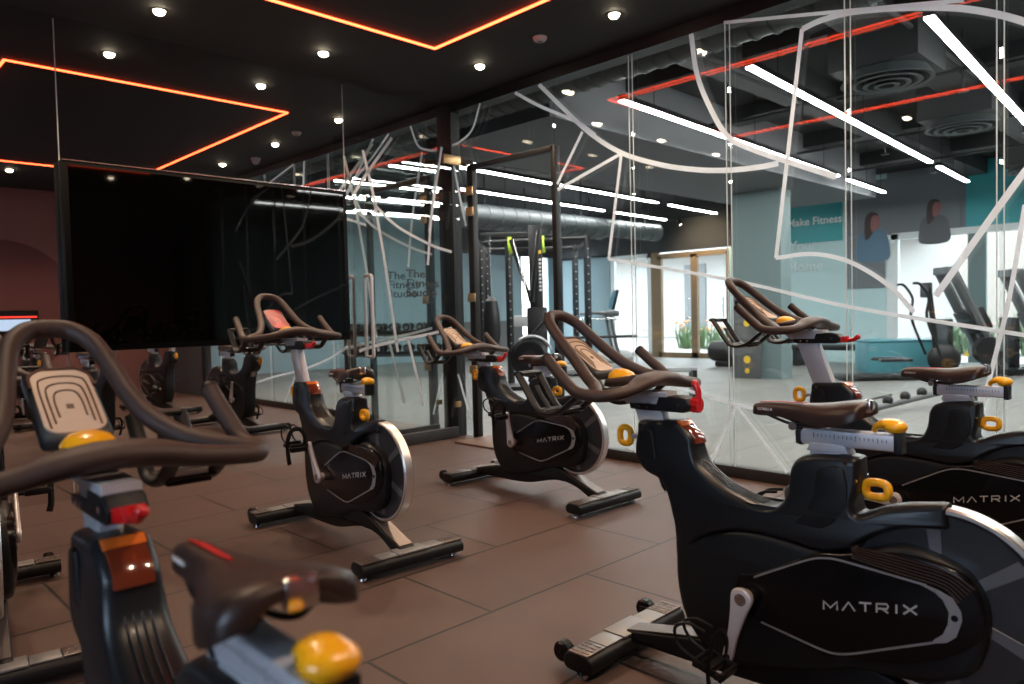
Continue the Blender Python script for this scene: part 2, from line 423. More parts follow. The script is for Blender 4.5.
# open glass door leaf
dl = thing('glass_door', 'open glass door leaf folded back against mirror, lettered in black', 'door', (3.80, 5.165, 0))
B(-.50, .53, -.006, .006, .10, 2.62).build('glass_pane', 'dglass', dl)
B(-.50, .53, -.022, .022, .008, .10, .004).build('bottom_rail', 'skirt', dl)
mb = MB().box(.54, 0, 2.50, .2, .03, .085, .004).box(.54, 0, .3, .06, .03, .05, .003)
mb.build('hinge', 'brass', dl)
for sx in (0,):
    for sy in (-.05, .05):
        mb = MB().tube([(-.38, 0, .78), (-.38, sy, .79), (-.38, sy, .86), (-.38, sy, 1.1), (-.38, sy, 1.36), (-.38, sy, 1.44), (-.38, 0, 1.45)], .014, 12, 3)
        mb.build('pull_handle', 'silver', dl)
text_mesh('lettering', 'The\nFitness\nStudio', .095, 'ink', Matrix.Translation((.0, -.008, 1.44)) @ Matrix.Rotation(PI/2, 4, 'X') @ Matrix.Diagonal((1.35, 1, 1, 1)), dl, align='LEFT', offset=.0012)
DL = {'a': [(3.494, 2.032), (3.667, 1.898), (3.85, 1.808), (4.107, 1.718), (4.31, 1.675)], 'b': [(3.504, 2.033), (3.585, 1.561), (3.641, 1.163), (3.69, .808)],
      'c': [(3.31, .833), (3.394, .856), (3.714, .908), (4.036, .948), (4.287, .993)], 'd': [(3.798, .922), (3.948, .333)],
      'e': [(3.693, 2.60), (3.425, 2.26), (3.31, 2.1)], 'f': [(4.227, 2.597), (4.094, 1.988), (4.035, 1.55)], 'g': [(3.404, 2.458), (3.513, 2.026)]}
mb = MB()
for k, v in DL.items(): mb.ribbon([(a-3.80, b) for a, b in v], .024, .0015, 'Y', -.0075)
mb.build('line_decal', 'decal', dl)

GS = {
'arc1':[(4.129,2.94),(3.889,2.708),(3.614,2.455),(3.318,2.255),(2.976,2.114),(2.677,2.034),(2.444,1.998),(2.251,1.987),(2.13,1.99)],
'line1':[(4.40,2.935),(4.124,2.766),(3.739,2.563),(3.56,2.43)],
'l2':[(3.327,2.25),(3.95,2.075)],'l3':[(3.682,2.476),(3.95,2.12)],'l4':[(3.318,2.248),(3.451,1.496)],
'l5':[(3.451,1.496),(2.454,1.291),(1.702,1.098),(.863,.939),(.22,.80)],
'arc2':[(2.723,2.94),(2.682,2.66),(2.582,2.409),(2.462,2.212),(2.304,2.107),(2.076,1.995),(1.776,1.854)],
'l6':[(1.969,2.757),(2.146,1.411)],
'arc3':[(1.969,2.751),(1.856,2.77),(1.685,2.765),(1.472,2.722),(1.25,2.659),(1.066,2.588),(.866,2.474),(.645,2.303)],
'l7':[(2.48,2.94),(1.915,2.823),(1.12,2.655)],
'arc4':[(2.146,1.411),(1.927,1.42),(1.751,1.378),(1.612,1.306),(1.474,1.198),(1.362,1.063)],
'l8':[(.72,1.898),(.864,1.734),(1.254,1.146),(1.362,1.063)],'l9':[(.856,1.581),(.923,1.115),(1.031,.603),(1.109,.229)],
's1':[(2.422,.486),(2.61,.085)],'s2':[(2.422,.486),(2.083,.087)],'s3':[(2.429,.485),(2.779,.557),(3.192,.664),(3.558,.802)],'s4':[(2.422,.486),(2.17,.447),(1.712,.371),(1.29,.287)],
'p1':[(5.19,2.52),(5.107,2.186),(5.03,1.9)],'p2':[(5.19,.57),(5.03,.17)],'c1':[(5.187,2.637),(5.075,2.652),(4.91,2.727),(4.80,2.93)]}
mb = MB(); done = []
for k, v in GS.items():
    wd = .034 if k in ('arc1', 'arc2', 'arc3', 'l8') else (.025 if k in ('l2', 'l3', 'l4', 'l6', 'arc4', 'line1') else .021)
    if len(v) == 4 and k == 'l8': v = v[:3]
    mb.ribbon(v, wd, .0012, 'X', XG-.0172-.0016*len(done)); done.append(k)
tag(mb.build('line_art_decal', 'decal'), 'white curved and straight line art stuck across the glass wall', 'decal')

# television
tv = thing('television', 'huge black wall television mounted on the mirror wall', 'television', (2.262, 5.235, 1.525))
B(-1.005, 1.005, -.03, .062, -.595, .595, .006).build('casing', 'tvframe', tv)
B(-.97, .97, -.0325, -.028, -.555, .565).build('screen', 'tvscreen', tv)
mb = B(-1.006, 1.006, -.034, -.02, .591, .598)
mb.build('bezel_trim', 'tvtrim', tv)

# wall monitor seen in the mirror
mo = thing('wall_display', 'small lit wall display reflected at left of the television', 'display', (2.2, Y0, 1.16))
B(-.38, .38, 0, .035, -.16, .16, .004).build('casing', 'tvframe', mo)
B(-.36, .36, .033, .037, -.145, .145).build('screen', 'screendark', mo)
B(-.3, .28, .036, .039, -.12, .035).build('picture', 'screenlit', mo)
B(-.36, .36, .036, .039, .06, .078).build('picture_stripe', 'screenred', mo)

# red light line
ls = thing('light_strip', 'red rectangular light line recessed into dark ceiling', 'light', (0, 0, 0))
XA, XB, YA, YB = 1.21, 3.41, .32, 4.21
for q in ((XA, XB, YB-.008, YB+.008), (XA, XB, YA-.008, YA+.008)): B(q[0]-.008, q[1]+.008, q[2], q[3], ZC-.012, ZC-.002).build('strip', 'led', ls)
for x in (XA, XB): B(x-.008, x+.008, YA+.008, YB-.008, ZC-.012, ZC-.002).build('strip', 'led', ls)

# downlights
def downlight(x, y, label, z=ZC, power=42, spot=True):
    d = thing('downlight', label, 'light', (x, y, z), 0, 'studio ceiling downlights')
    MB().lathe([(.048, -.004), (.048, 0), (.036, .002), (.034, -.002), (.036, -.006)], (0, 0, 0), 'Z', 24, True).build('trim_ring', 'metalblack', d)
    MB().ell((0, 0, -.006), (.035, .035, .026)).build('lens', 'lamp', d)
    l = bpy.data.lights.new('downlight_beam', 'SPOT'); l.energy = power; l.color = (1, .74, .52); l.spot_size = math.radians(125); l.spot_blend = .7; l.shadow_soft_size = .04
    lo = bpy.data.objects.new('downlight_beam', l); C.objects.link(lo); lo.location = (0, 0, -.06); lo.parent = d
for x, y, lab in ((1.71, 4.75, 'ceiling downlight above left half of the television, in front of mirror'), (2.83, 4.75, 'ceiling downlight above right half of the television, in front of mirror'),
                  (3.86, 4.23, 'ceiling downlight nearest the mirror corner and glass doorway'), (3.86, 2.95, 'ceiling downlight second from mirror along the glass wall'), (3.86, 1.6, 'ceiling downlight third from mirror along the glass wall, seen reflected'),
                  (3.86, .3, 'ceiling downlight fourth from mirror along the glass wall'), (2.03, -.24, 'ceiling downlight near burgundy wall, reflected beside left mirror joint'),
                  (.55, 4.75, 'ceiling downlight at left end of the row beside mirror'), (.55, 2.6, 'ceiling downlight over the left column of bikes'), (.9, -.24, 'ceiling downlight behind the near row of bikes, left'), (3.1, -.24, 'ceiling downlight behind the near row of bikes, right'), (2.27, 2.3, 'ceiling downlight in middle of the red rectangle')):
    if lab.endswith('red rectangle'): continue
    downlight(x*1.012, y*1.012, lab)
dm = thing('dome_camera', 'small dome camera under ceiling, reflected above television', 'camera', (4.07, 2.17, ZC))
MB().cyl((0, 0, -.02), (0, 0, 0), .055).build('mount', 'lightgrey', dm); MB().ell((0, 0, -.03), (.045, .045, .045)).build('dome', 'lightgrey', dm)
sd = thing('smoke_detector', 'round pale smoke detector on the dark ceiling', 'detector', (3.84, 3.58, ZC))
MB().lathe([(.001, -.03), (.03, -.03), (.045, -.018), (.05, 0), (.001, 0)], (0, 0, 0), 'Z', 28).build('body', 'lightgrey', sd)
MB().lathe([(.001, -.036), (.02, -.036), (.022, -.029), (.001, -.029)], (0, 0, 0), 'Z', 20).build('sensor', 'machinegrey', sd)

# ------------------------------------------------------------------ exercise bike (local: +y forward, -x left side)
FRAME = [(.499,.763),(.507,.731),(.514,.679),(.506,.643),(.472,.607),(.416,.586),(.390,.537),(.371,.474),(.362,.42),(.335,.40),(.309,.41),(.268,.446),(.184,.478),(.091,.486),(-.003,.479),(-.06,.472),(-.129,.488),(-.201,.536),(-.274,.563),(-.348,.572),
         (-.352,.60),(-.350,.633),(-.301,.628),(-.253,.619),(-.205,.603),(-.158,.580),(-.146,.60),(-.155,.64),(-.157,.700),(-.150,.722),(-.10,.7235),(-.043,.719),(-.001,.705),(.019,.672),(.025,.616),(.048,.573),(.098,.561),(.168,.579),(.226,.603),(.286,.649),(.305,.695),(.312,.729),(.357,.768),(.384,.772),(.44,.768)]
HOUS = [(.362,.46),(.364,.368),(.359,.275),(.332,.188),(.276,.125),(.2,.10),(.08,.115),(-.05,.15),(-.16,.19),(-.3,.205),(-.40,.25),(-.432,.32),(-.438,.385),(-.421,.454),(-.371,.50),(-.263,.526),(-.16,.49),(-.06,.478),(.0,.483),(.09,.49),(.184,.482),(.268,.45),(.309,.43)]
POD = [(.16,.36),(.10,.382),(-.045,.463),(-.125,.482),(-.263,.511),(-.371,.497),(-.419,.454),(-.434,.385),(-.414,.331),(-.298,.255),(-.10,.212),(-.06,.214),(.10,.245),(.16,.27)]
BEAM = [(.57,.055),(.57,.08),(.40,.112),(.2,.15),(.0,.165),(-.15,.20),(-.27,.175),(-.39,.128),(-.53,.085),(-.53,.05),(-.46,.056),(-.36,.10),(-.24,.12),(-.13,.105),(.05,.065),(.30,.055)]
HB_UP = {'handlebar', 'handlebar_stem', 'handlebar_clamp', 'clamp_lever', 'console', 'resistance_knob', 'bottle_holder', 'handlebar_post'}

def matrix_logo(mb, x, side):
    """the wide lettering on the drive cover, built of strokes"""
    G = {'M': [[(0,0),(0,1),(.55,.25),(1.1,1),(1.1,0)]], 'A': [[(0,0),(.5,1),(1,0)]], 'T': [[(0,1),(.9,1)],[(.45,1),(.45,0)]], 'R': [[(0,0),(0,1),(.75,1),(.85,.75),(.75,.45),(0,.45)],[(.4,.45),(.85,0)]], 'I': [[(.1,0),(.1,1)]], 'X': [[(0,0),(.95,1)],[(0,1),(.95,0)]]}
    adv = {'M': 1.5, 'A': 1.35, 'T': 1.3, 'R': 1.35, 'I': .6, 'X': 1.0}
    h = .0215; cur = 0; ang = math.radians(11.5)
    tot = sum(adv[c] for c in 'MATRIX')-.05
    k = .222/(tot*h)
    for c in 'MATRIX':
        for st in G[c]:
            pts = []
            for u, v in st:
                lx, lz = (cur+u)*h*k, v*h
                if side < 0: y, z = -.080-lx*math.cos(ang), .330+lx*math.sin(ang)+lz
                else: y, z = -.300+lx*math.cos(ang), .376-lx*math.sin(ang)+lz
                pts.append((y, z))
            mb.ribbon(pts, .0042, .0012, 'X', x, n=0)
        cur += adv[c]

def make_bike():
    t = thing('exercise_bike', '', 'exercise bike', (0, 0, 0), 0, 'exercise bikes in the studio')
    wf = lambda y, z: (.043 + .017*max(0, min(1, (.72-z)/.22)))*(1-.45*max(0, min(1, (-.15-y)/.13)))
    MB().prism(FRAME, wf, .0155, n=3, seg=5, rx=.027).build('frame', 'frame', t, ang=40)
    # raised side panels on the two uprights
    fr = [o for o in t.children if o.name.split('.')[0] == 'frame'][0]
    for s in (-1, 1):
        mb = MB()
        mb.prism([(.487,.735),(.495,.68),(.488,.65),(.455,.618),(.41,.597),(.40,.56),(.42,.60),(.438,.70),(.447,.738)], .004, .003, s*.0445, n=2)
        mb.build('side_panel', 'plastic', fr); mb = MB()
        mb.prism([(-.125,.69),(-.135,.62),(-.12,.575),(-.06,.525),(.02,.515),(-.02,.56),(-.05,.62),(-.056,.68),(-.09,.697)], .006, .004, s*.0475, n=2)
        mb.build('side_panel', 'plastic', fr)
    for s in (-1, 1):
        for y, z in ((.475,.748), (-.128,.708), (-.15,.665)): MB().cyl((s*.038, y, z), (s*.0465, y, z), .005, seg=10).build('bolt', 'chrome', fr)
    MB().prism(HOUS, .058, .02, n=3).build('drive_housing', 'plastic', t, ang=40)
    cv = None
    mb = MB().prism(POD, .066, .008, n=3)
    cv = mb.build('drive_cover', 'gloss', t)
    mb = MB()
    for s in (-1, 1):
        for k in range(6):
            d = k*.0075
            mb.ribbon([(-.15+.0, .478+d*.75), (-.27, .463+d), (-.352-d*.3, .452+d), (-.385-d*.8, .425+d)], .003, .003, 'X', s*.0665)
    mb.build('cooling_rib', 'warmrib', cv)
    mb = MB()
    for s in (-1, 1):
        X = s*.0668
        mb.ribbon([(.109,.369),(.03,.412),(-.045,.451),(-.085,.463),(-.125,.465),(-.22,.4575),(-.318,.449)], .005, .0016, 'X', X)
        mb.prism([(-.31,.4515),(-.345,.443),(-.373,.432),(-.389,.405),(-.391,.385),(-.379,.344),(-.36,.326),(-.33,.3155),(-.333,.325),(-.352,.343),(-.362,.37),(-.364,.398),(-.352,.423),(-.335,.437),(-.31,.446)], .0008, .0003, X, seg=1)
        mb.ribbon([(-.332,.318),(-.23,.272),(-.15,.236),(-.11,.224),(-.074,.2235),(0,.235),(.089,.25)], .005, .0016, 'X', X)
    mb.build('silver_inlay', 'stripe', cv)
    for s in (-1, 1):
        mb = MB(); matrix_logo(mb, s*.0668, s); mb.build('logo', 'logo', cv)
        MB().cyl((s*.062, -.376, .387), (s*.0695, -.376, .387), .0075, seg=14).build('screw', 'gloss', cv)
    # raised molded word ridge lines on the front arch
    mb = MB()
    for k, x in enumerate((-.018, -.006, .006, .018)):
        mb.tube([(x, .298, .668), (x, .286, .652), (x, .226, .606), (x, .168, .582), (x, .10, .564)], .0016, 6, 4)
    mb.build('arch_ridge', 'frame', fr)
    # flywheel
    c = (0, -.338, .397); r = .229
    fw = MB().lathe([(.02, -.03), (.06, -.026), (.06, -.012), (r-.024, -.012), (r-.016, -.021), (r-.002, -.021), (r-.002, .021), (r-.016, .021), (r-.024, .012), (.06, .012), (.06, .026), (.02, .03)], c, 'X', 72).build('flywheel', 'disc', t)
    MB().lathe([(r-.014, -.023), (r-.005, -.023), (r, -.018), (r, .018), (r-.005, .023), (r-.014, .023)], c, 'X', 72, True).build('rim', 'rim', fw)
    mb = MB()
    for s in (-1, 1):
        for k in range(6):
            a0 = 2*PI*k/6+.25; ps = []
            for a, q in ((a0, .07), (a0+.32, .07), (a0+.24, r-.03), (a0+.16, r-.028), (a0+.08, r-.03)): ps.append((c[1]+q*math.cos(a), c[2]+q*math.sin(a)))
            mb.prism(ps, .0015, .0005, s*.0135, seg=1)
    mb.build('sector', 'disclight', fw)
    # guard hugging the rear lower part of the flywheel
    mb = MB()
    pts = []
    for a in range(-95, -20, 8): pts.append((c[1]-(r+.004)*math.sin(math.radians(-a))*0+(r+.006)*math.cos(math.radians(a+180+0)), c[2]+(r+.006)*math.sin(math.radians(a+180))*0))
    # base beam + stabilisers
    MB().prism(BEAM, .04, .008, n=3).build('base_beam', 'metalblack', t, ang=40)
    bp = [o for o in t.children if o.name.startswith('base_beam')][0]
    MB().prism([(-.275,.1795),(-.39,.1325),(-.52,.09),(-.52,.094),(-.39,.137),(-.275,.184)], .034, .001, seg=1).build('top_plate', 'barplate', bp)
    MB().prism([(.56,.0835),(.40,.116),(.26,.142),(.26,.146),(.40,.120),(.56,.0875)], .034, .001, seg=1).build('top_plate', 'barplate', bp)
    def stab(name, y, front):
        pr = [(-.052,.028),(-.055,.05),(-.046,.068),(-.02,.076),(.02,.076),(.046,.068),(.055,.05),(.052,.028),(.03,.02),(-.03,.02)]
        s = MB().prism([(y+a, b) for a, b in pr], .26, .006, n=2).build(name, 'metalblack', t)
        mb = MB()
        for k in (-1, 1):
            x0, x1 = (.075, .165) if True else (0, 0)
            mb.box(k*.12, y, .0765, .085, .074, .006, .002)
        mb.box(0, y, .078, .15, .085, .008, .002)
        mb.build('clamp_plate', 'platesilver', s)
        for k in (-1, 1):
            mb = MB()
            mb.box(k*.213, y, .0765, .092, .076, .006, .002)
            for i in range(4):
                for j in range(2): mb.box(k*(.182+i*.02), y-.017+j*.034, .0797, .008, .026, .003, .001)
            mb.build('grip_pad', 'barplate', s)
        for k in (-1, 1):
            MB().cyl((k*.235, y, 0), (k*.235, y, .010), .021, .018, 16).cyl((k*.235, y, .010), (k*.235, y, .03), .008, seg=10).build('levelling_foot', 'chromegrey', s)
            if front:
                MB().lathe([(.006, -.02), (.026, -.02), (.032, -.013), (.032, .013), (.026, .02), (.006, .02)], (k*.222, y+.083, .052), 'X', 24).build('transport_wheel', 'gloss', s)
                MB().box(k*.198, y+.062, .05, .008, .06, .03, .002).cyl((k*.19, y+.083, .052), (k*.246, y+.083, .052), .007, seg=10).build('wheel_bracket', 'metalblack', s)
        return s
    stab('front_stabilizer', .58, True); stab('rear_stabilizer', -.545, False)
    # cranks and pedals
    for s, nm in ((-1, 'crank_arm'), (1, 'crank_arm')):
        mb = MB()
        L = .175
        mb.prism([(-.031,.0),(-.026,-.019),(0,-.031),(.026,-.019),(.031,0),(.022,.05),(.0145,.12),(.0155,L),(.009,L+.014),(-.009,L+.014),(-.0155,L),(-.0145,.12),(-.022,.05)], .009, .006, n=3)
        mb.cyl((-s*.03, 0, 0), (0, 0, 0), .02, seg=20)
        ca = mb.build(nm, 'crank', t, loc=(s*.094, .131, .311))
        MB().cyl((s*.006, 0, 0), (s*.0115, 0, 0), .0125, seg=20).lathe([(.013, s*.008), (.0165, s*.008), (.0165, s*.011), (.013, s*.011)], (0, 0, 0), 'X', 24, True).build('crank_bolt', 'chromegrey', ca)
        pb = MB()
        pb.cyl((0, 0, 0), (s*.105, 0, 0), .009, seg=12)
        pb.box(s*.065, 0, 0, .07, .022, .024, .004)
        for y in (-.04, .04): pb.box(s*.065, y, 0, .088, .010, .026, .003)
        for x in (.024, .106): pb.box(s*x, 0, 0, .008, .085, .02, .002)
        # toe cage loops and strap
        for x in (.036, .094): pb.tube([(s*x, .045, .0), (s*x, .10, .012), (s*(x*.8+.013), .125, .05), (s*(x*.7+.02), .09, .082), (s*(x*.7+.02), .04, .085)], .0045, 8, 4)
        pb.tube([(s*.02, -.005, 0), (s*.022, .0, .05), (s*.045, .01, .085), (s*.085, .01, .085), (s*.108, 0, .05), (s*.11, -.005, 0), (s*.108, -.02, -.05), (s*.1, -.022, -.085)], [(.002, .011)]*8, 8, 4)
        for y in (-.03, .03): pb.cyl((s*.11, y, 0), (s*.115, y, 0), .008, seg=10)
        pb.build('pedal', 'metalblack', ca, loc=(s*.008, 0, L))
    # handlebar post and clamp assembly (low setting)
    MB().prism([(.335,.55),(.425,.55),(.547,.845),(.447,.845)], .019, .004, seg=2).build('handlebar_post', 'silver', t)
    MB().prism([(.40,.838),(.60,.838),(.62,.845),(.60,.855),(.40,.855)], .03, .003).prism([(.44,.812),(.555,.812),(.59,.84),(.42,.84)], .022, .003).build('handlebar_stem', 'silver', t)
    cl = MB().prism([(.535,.797),(.54,.815),(.44,.816),(.43,.842),(.36,.844),(.335,.838),(.322,.822),(.326,.805),(.345,.796),(.50,.795)], .031, .006, n=0).build('handlebar_clamp', 'metalblack', t)
    for s in (-1, 1):
        for y in (.44, .47): MB().cyl((s*.03, y+.03, .806), (s*.0325, y+.03, .806), .0045, seg=10).build('bolt', 'chrome', cl)
        MB().cyl((s*.03, .36, .818), (s*.0325, .36, .818), .006, seg=10).build('bolt', 'chrome', cl)
    lv = MB()
    lv.cyl((0, .006, 0), (0, -.018, 0), .022, .02, 22)
    for k in range(10):
        a = 2*PI*k/10; lv.box(.0215*math.cos(a), -.006, .0215*math.sin(a), .005, .022, .005, .001)
    lv.tube([(0, -.012, .0), (0, -.012, .028), (0, -.010, .045), (0, -.002, .062)], [.0095, .009, .0095, .0105], 12, 5)
    lv.ell((0, -.001, .063), (.0112, .0112, .0112), 14)
    lv.build('clamp_lever', 'red', t, loc=(0, .322, .82))
    # handlebar
    hb = MB()
    r0 = .0175
    def S(pts, s): return [(s*a, b_, c_) for a, b_, c_ in pts]
    cross = [(.262,.52,.860),(.258,.487,.859),(.238,.459,.861),(.19,.447,.866),(.13,.449,.874),(.07,.455,.886),(0,.46,.892)]
    full = cross + [(-a, b_, c_) for a, b_, c_ in cross[-2::-1]]
    rad = [(r0,r0),(r0,r0),(r0,r0),(r0,r0+.001),(.019,.026),(.023,.043),(.024,.050)]
    hb.tube(full, rad+rad[-2::-1], 16, 6)
    for s in (-1, 1):
        hb.tube(S([(.262,.51,.860),(.262,.545,.864),(.259,.575,.874),(.255,.61,.90),(.25,.65,.932),(.246,.69,.966)], s), r0, 14, 5)
        hb.tube(S([(.255,.492,.860),(.225,.515,.868),(.18,.555,.879),(.148,.605,.896),(.118,.66,.927),(.10,.715,.968),(.088,.77,1.014),(.07,.825,1.063),(.038,.857,1.089),(0,.864,1.094)], s), r0+.001, 14, 6, caps=False)
    # forward deck of the hub
    hb.tube([(-.055,.50,.886),(-.05,.56,.880),(-.045,.61,.877)], [(.02,.03),(.016,.02),(.012,.012)], 12, 4)
    hb.tube([(.055,.50,.886),(.05,.56,.880),(.045,.61,.877)], [(.02,.03),(.016,.02),(.012,.012)], 12, 4)
    hb.box(0, .565, .872, .105, .11, .018, .006)
    hbo = hb.build('handlebar', 'rubber', t, ang=60)
    for s in (-1, 1):
        mb = MB(); q = Vector((s*.246,.69,.966)); d = Vector((s*-.004,.04,.034)).normalized()
        mb.cyl(q-d*.006, q+d*.004, .0186, .0165, 16)
        mb.build('bar_end_cap', 'plastic', hbo)
    # console
    A = math.atan2(.10, .15)
    Rx = Matrix.Rotation(A, 4, 'X')
    cs = MB().box(0, 0, 0, .116, .2, .036, .012, seg=3).build('console', 'consoleback', t, loc=(0, .735, .945), rot=(A, 0, 0))
    prof = []
    def rr(w_, h_, r_, n_=6):
        P = []
        for cx, cy, a0 in ((w_/2-r_, h_/2-r_, 0), (-w_/2+r_, h_/2-r_, 90), (-w_/2+r_, -h_/2+r_, 180), (w_/2-r_, -h_/2+r_, 270)):
            for k in range(n_+1):
                a = math.radians(a0+90*k/n_); P.append((cx+r_*math.cos(a), cy+r_*math.sin(a)))
        return P
    def flat(prof, z, th):
        m_ = MB(); m_.prism(prof, th/2, .0008, 0, seg=1)
        bmesh.ops.transform(m_.bm, matrix=Matrix(((0,1,0,0),(0,0,1,0),(1,0,0,z),(0,0,0,1))), verts=m_.bm.verts)
        return m_
    flat(rr(.1, .184, .026), .0195, .004).build('console_face', 'cream', cs)
    g = MB()
    for k, (w_, h0, top) in enumerate(((.08, -.078, .072), (.062, -.066, .05), (.044, -.05, .028))):
        P = [(-w_/2, h0, .0218), (-w_/2, top-.03, .0218), (-w_/2*.72, top-.006, .0218), (0, top, .0218), (w_/2*.72, top-.006, .0218), (w_/2, top-.03, .0218), (w_/2, h0, .0218)]
        g.tube(P, .0016, 6, 5)
    g.box(0, -.02, .0218, .012, .012, .001)
    g.build('console_groove', 'groove', cs)
    g = MB(); P = [(-.052, .04, .019), (-.05, .074, .019), (-.03, .094, .019), (0, .097, .019), (.03, .094, .019), (.05, .074, .019), (.052, .04, .019)]
    g.tube(P, .0045, 8, 5); g.build('console_rim', 'groove', cs)
    # resistance knob
    MB().lathe([(.001, .034), (.018, .0325), (.034, .026), (.044, .013), (.0455, 0), (.001, 0)], (0, 0, 0), 'Z', 28).build('resistance_knob', 'yellow', t, loc=(0, .585, .884), rot=(.18, 0, 0))
    # bottle holders
    for s in (-1, 1):
        mb = MB()
        path = [(.565,.862),(.60,.835),(.645,.803),(.69,.789),(.735,.795),(.765,.825),(.80,.875),(.825,.908)]
        for x in (.138, .232):
            mb.tube([(s*x, y, z) for y, z in path], [(.009, .016)]*8, 10, 4)
        for (y, z) in ((.565,.862),(.645,.803),(.735,.795),(.825,.908)):
            mb.tube([(s*.138, y, z), (s*.185, y+.004, z), (s*.232, y, z)], [(.009, .02)]*3, 10, 3)
        mb.tube([(s*.185, .737, .797), (s*.185, .772, .84), (s*.185, .79, .868)], [(.006, .012)]*3, 10, 4)
        mb.box(s*.185, .69, .790, .085, .1, .008, .003)
        mb.tube([(s*.15, .56, .862), (s*.12, .53, .862), (s*.09, .50, .866)], [(.01, .014)]*3, 10, 4)
        mb.build('bottle_holder', 'plastic', t)
    # reflector lens
    MB().prism([(.362,.768),(.350,.766),(.3065,.729),(.3005,.708),(.309,.704),(.32,.726),(.358,.757)], .03, .004, seg=2).build('reflector', 'lens', t)
    rfl = [o for o in t.children if o.name.split('.')[0] == 'reflector'][0]
    MB().prism([(.368,.7715),(.356,.772),(.342,.760),(.348,.755),(.362,.764)], .0315, .002, seg=2).build('reflector_edge', 'orange', rfl)
    # yellow pop pins
    for nm, loc, st in (('post_knob', (0, .575, .705), (.50, .708)), ('seat_knob', (0, -.188, .641), (-.145, .643))):
        k = MB(); sg = 1 if loc[1] > 0 else -1
        hy, hz = (.021, .026) if sg > 0 else (.027, .019)
        P = [(0, hy*math.copysign(abs(math.cos(q))**.7, math.cos(q)), hz*math.copysign(abs(math.sin(q))**.7, math.sin(q))) for q in [2*PI*i/8 for i in range(8)]]
        k.tube(P, [(.012, .0105)]*8, 12, 4, True, up=(1, 0, 0))
        ko = k.build('adjustment_knob', 'yellow', t, loc=loc)
        MB().cyl((0, -sg*.02, 0), (0, st[0]-loc[1], st[1]-loc[2]), .009, seg=12).build('knob_shaft', 'silver', ko)
    # seat assembly
    MB().prism([(-.112,.60),(-.030,.60),(-.026,.745),(-.108,.745)], .019, .004).build('seat_post', 'silver', t)
    sl = MB().prism([(-.232,.744),(-.24,.752),(-.24,.776),(-.232,.785),(-.012,.783),(-.004,.775),(-.002,.752),(-.01,.742)], .022, .004).prism([(-.13,.726),(-.02,.726),(-.03,.748),(-.118,.748)], .0245, .003).build('seat_slider', 'silver', t)
    MB().prism([(-.25,.738),(-.25,.79),(-.234,.79),(-.234,.738)], .0235, .003).build('slider_cap', 'plastic', sl)
    MB().prism([(.008,.742),(.01,.774),(-.002,.786),(-.006,.786),(-.006,.738)], .0235, .003).build('slider_cap', 'plastic', sl)
    for s in (-1, 1):
        mb = MB()
        for k in range(18): mb.box(s*.0222, -.04-k*.0105, .768, .0006, .0016, .008 if k % 5 else .013)
        mb.build('scale_marking', 'plastic', sl)
    mb = MB().tube([(0,-.25,.80),(0,-.235,.807),(0,-.212,.809),(0,-.19,.801),(0,-.182,.788)], [(.010,.017),(.014,.024),(.013,.024),(.009,.016),(.006,.01)], 16, 5)
    mb.ell((0, -.232, .803), (.03, .027, .018))
    mb.build('slider_lever', 'yellow', sl)
    MB().box(0, -.234, .79, .018, .02, .02, .003).build('lever_bracket', 'silver', sl)
    MB().box(0, -.03, .793, .044, .05, .022, .005).cyl((-.034, .012, .788), (.034, .012, .788), .0115, seg=16).build('saddle_clamp', 'chromegrey', t)
    # saddle: lofted sections from nose to tail (y, half width, top z, bottom z)
    secs = [(.134,.010,.829,.818),(.128,.019,.838,.810),(.105,.0215,.842,.808),(.07,.0225,.844,.809),(.03,.027,.8455,.806),(-.01,.038,.847,.802),(-.045,.055,.849,.797),(-.08,.068,.853,.797),(-.115,.076,.859,.802),(-.145,.078,.8635,.812),(-.165,.072,.864,.822),(-.175,.054,.861,.830)]
    sd_ = MB(); rings = []
    S2 = crom([(a, b_, 0) for a, b_, c_, d_ in secs], 3); S3 = crom([(c_, d_, 0) for a, b_, c_, d_ in secs], 3)
    for p, q in zip(S2, S3):
        y, w_, zt, zb = p.x, p.y, q.x, q.y; ring = []
        prof_ = [(-1,.0),(-1.0,.35),(-.9,.72),(-.6,.95),(-.18,1.0),(0,.965),(.18,1.0),(.6,.95),(.9,.72),(1.0,.35),(1,.0),(.86,.12),(.5,.5),(0,.6),(-.5,.5),(-.86,.12)]
        for u, v in prof_: ring.append(sd_.bm.verts.new((u*w_, y, zb+(zt-zb)*v)))
        rings.append(ring)
    for a, b_ in zip(rings, rings[1:]):
        for k in range(16): sd_.bm.faces.new((a[k], a[(k+1) % 16], b_[(k+1) % 16], b_[k]))
    sd_.bm.faces.new(rings[0]); sd_.bm.faces.new(rings[-1])
    so = sd_.build('saddle', 'saddle', t, ang=70)
    mb = MB()
    for s in (-1, 1): mb.tube([(s*.012,.105,.816),(s*.02,.06,.803),(s*.0225,.02,.793),(s*.0225,-.06,.792),(s*.025,-.12,.806),(s*.03,-.15,.828)], .0042, 8, 5)
    mb.build('saddle_rail', 'metalblack', so)
    mb = MB().tube([(0,.118,.8428),(0,.07,.8465),(0,.02,.847),(0,-.015,.848)], [(.0012,.002),(.0014,.0045),(.0014,.004),(.0012,.002)], 10, 5)
    mb.build('saddle_stripe', 'red', so)
    mb = MB().box(.004, -.171, .850, .036, .016, .034, .006).build('saddle_badge', 'pull', so)
    Rl = Matrix.Translation((-.0218, .094, .8225)) @ Matrix.Rotation(-PI/2, 4, 'Z') @ Matrix.Rotation(PI/2, 4, 'X')
    text_mesh('saddle_lettering', 'GORILLA', .0105, 'white', Rl, so, ext=.0006)
    return t

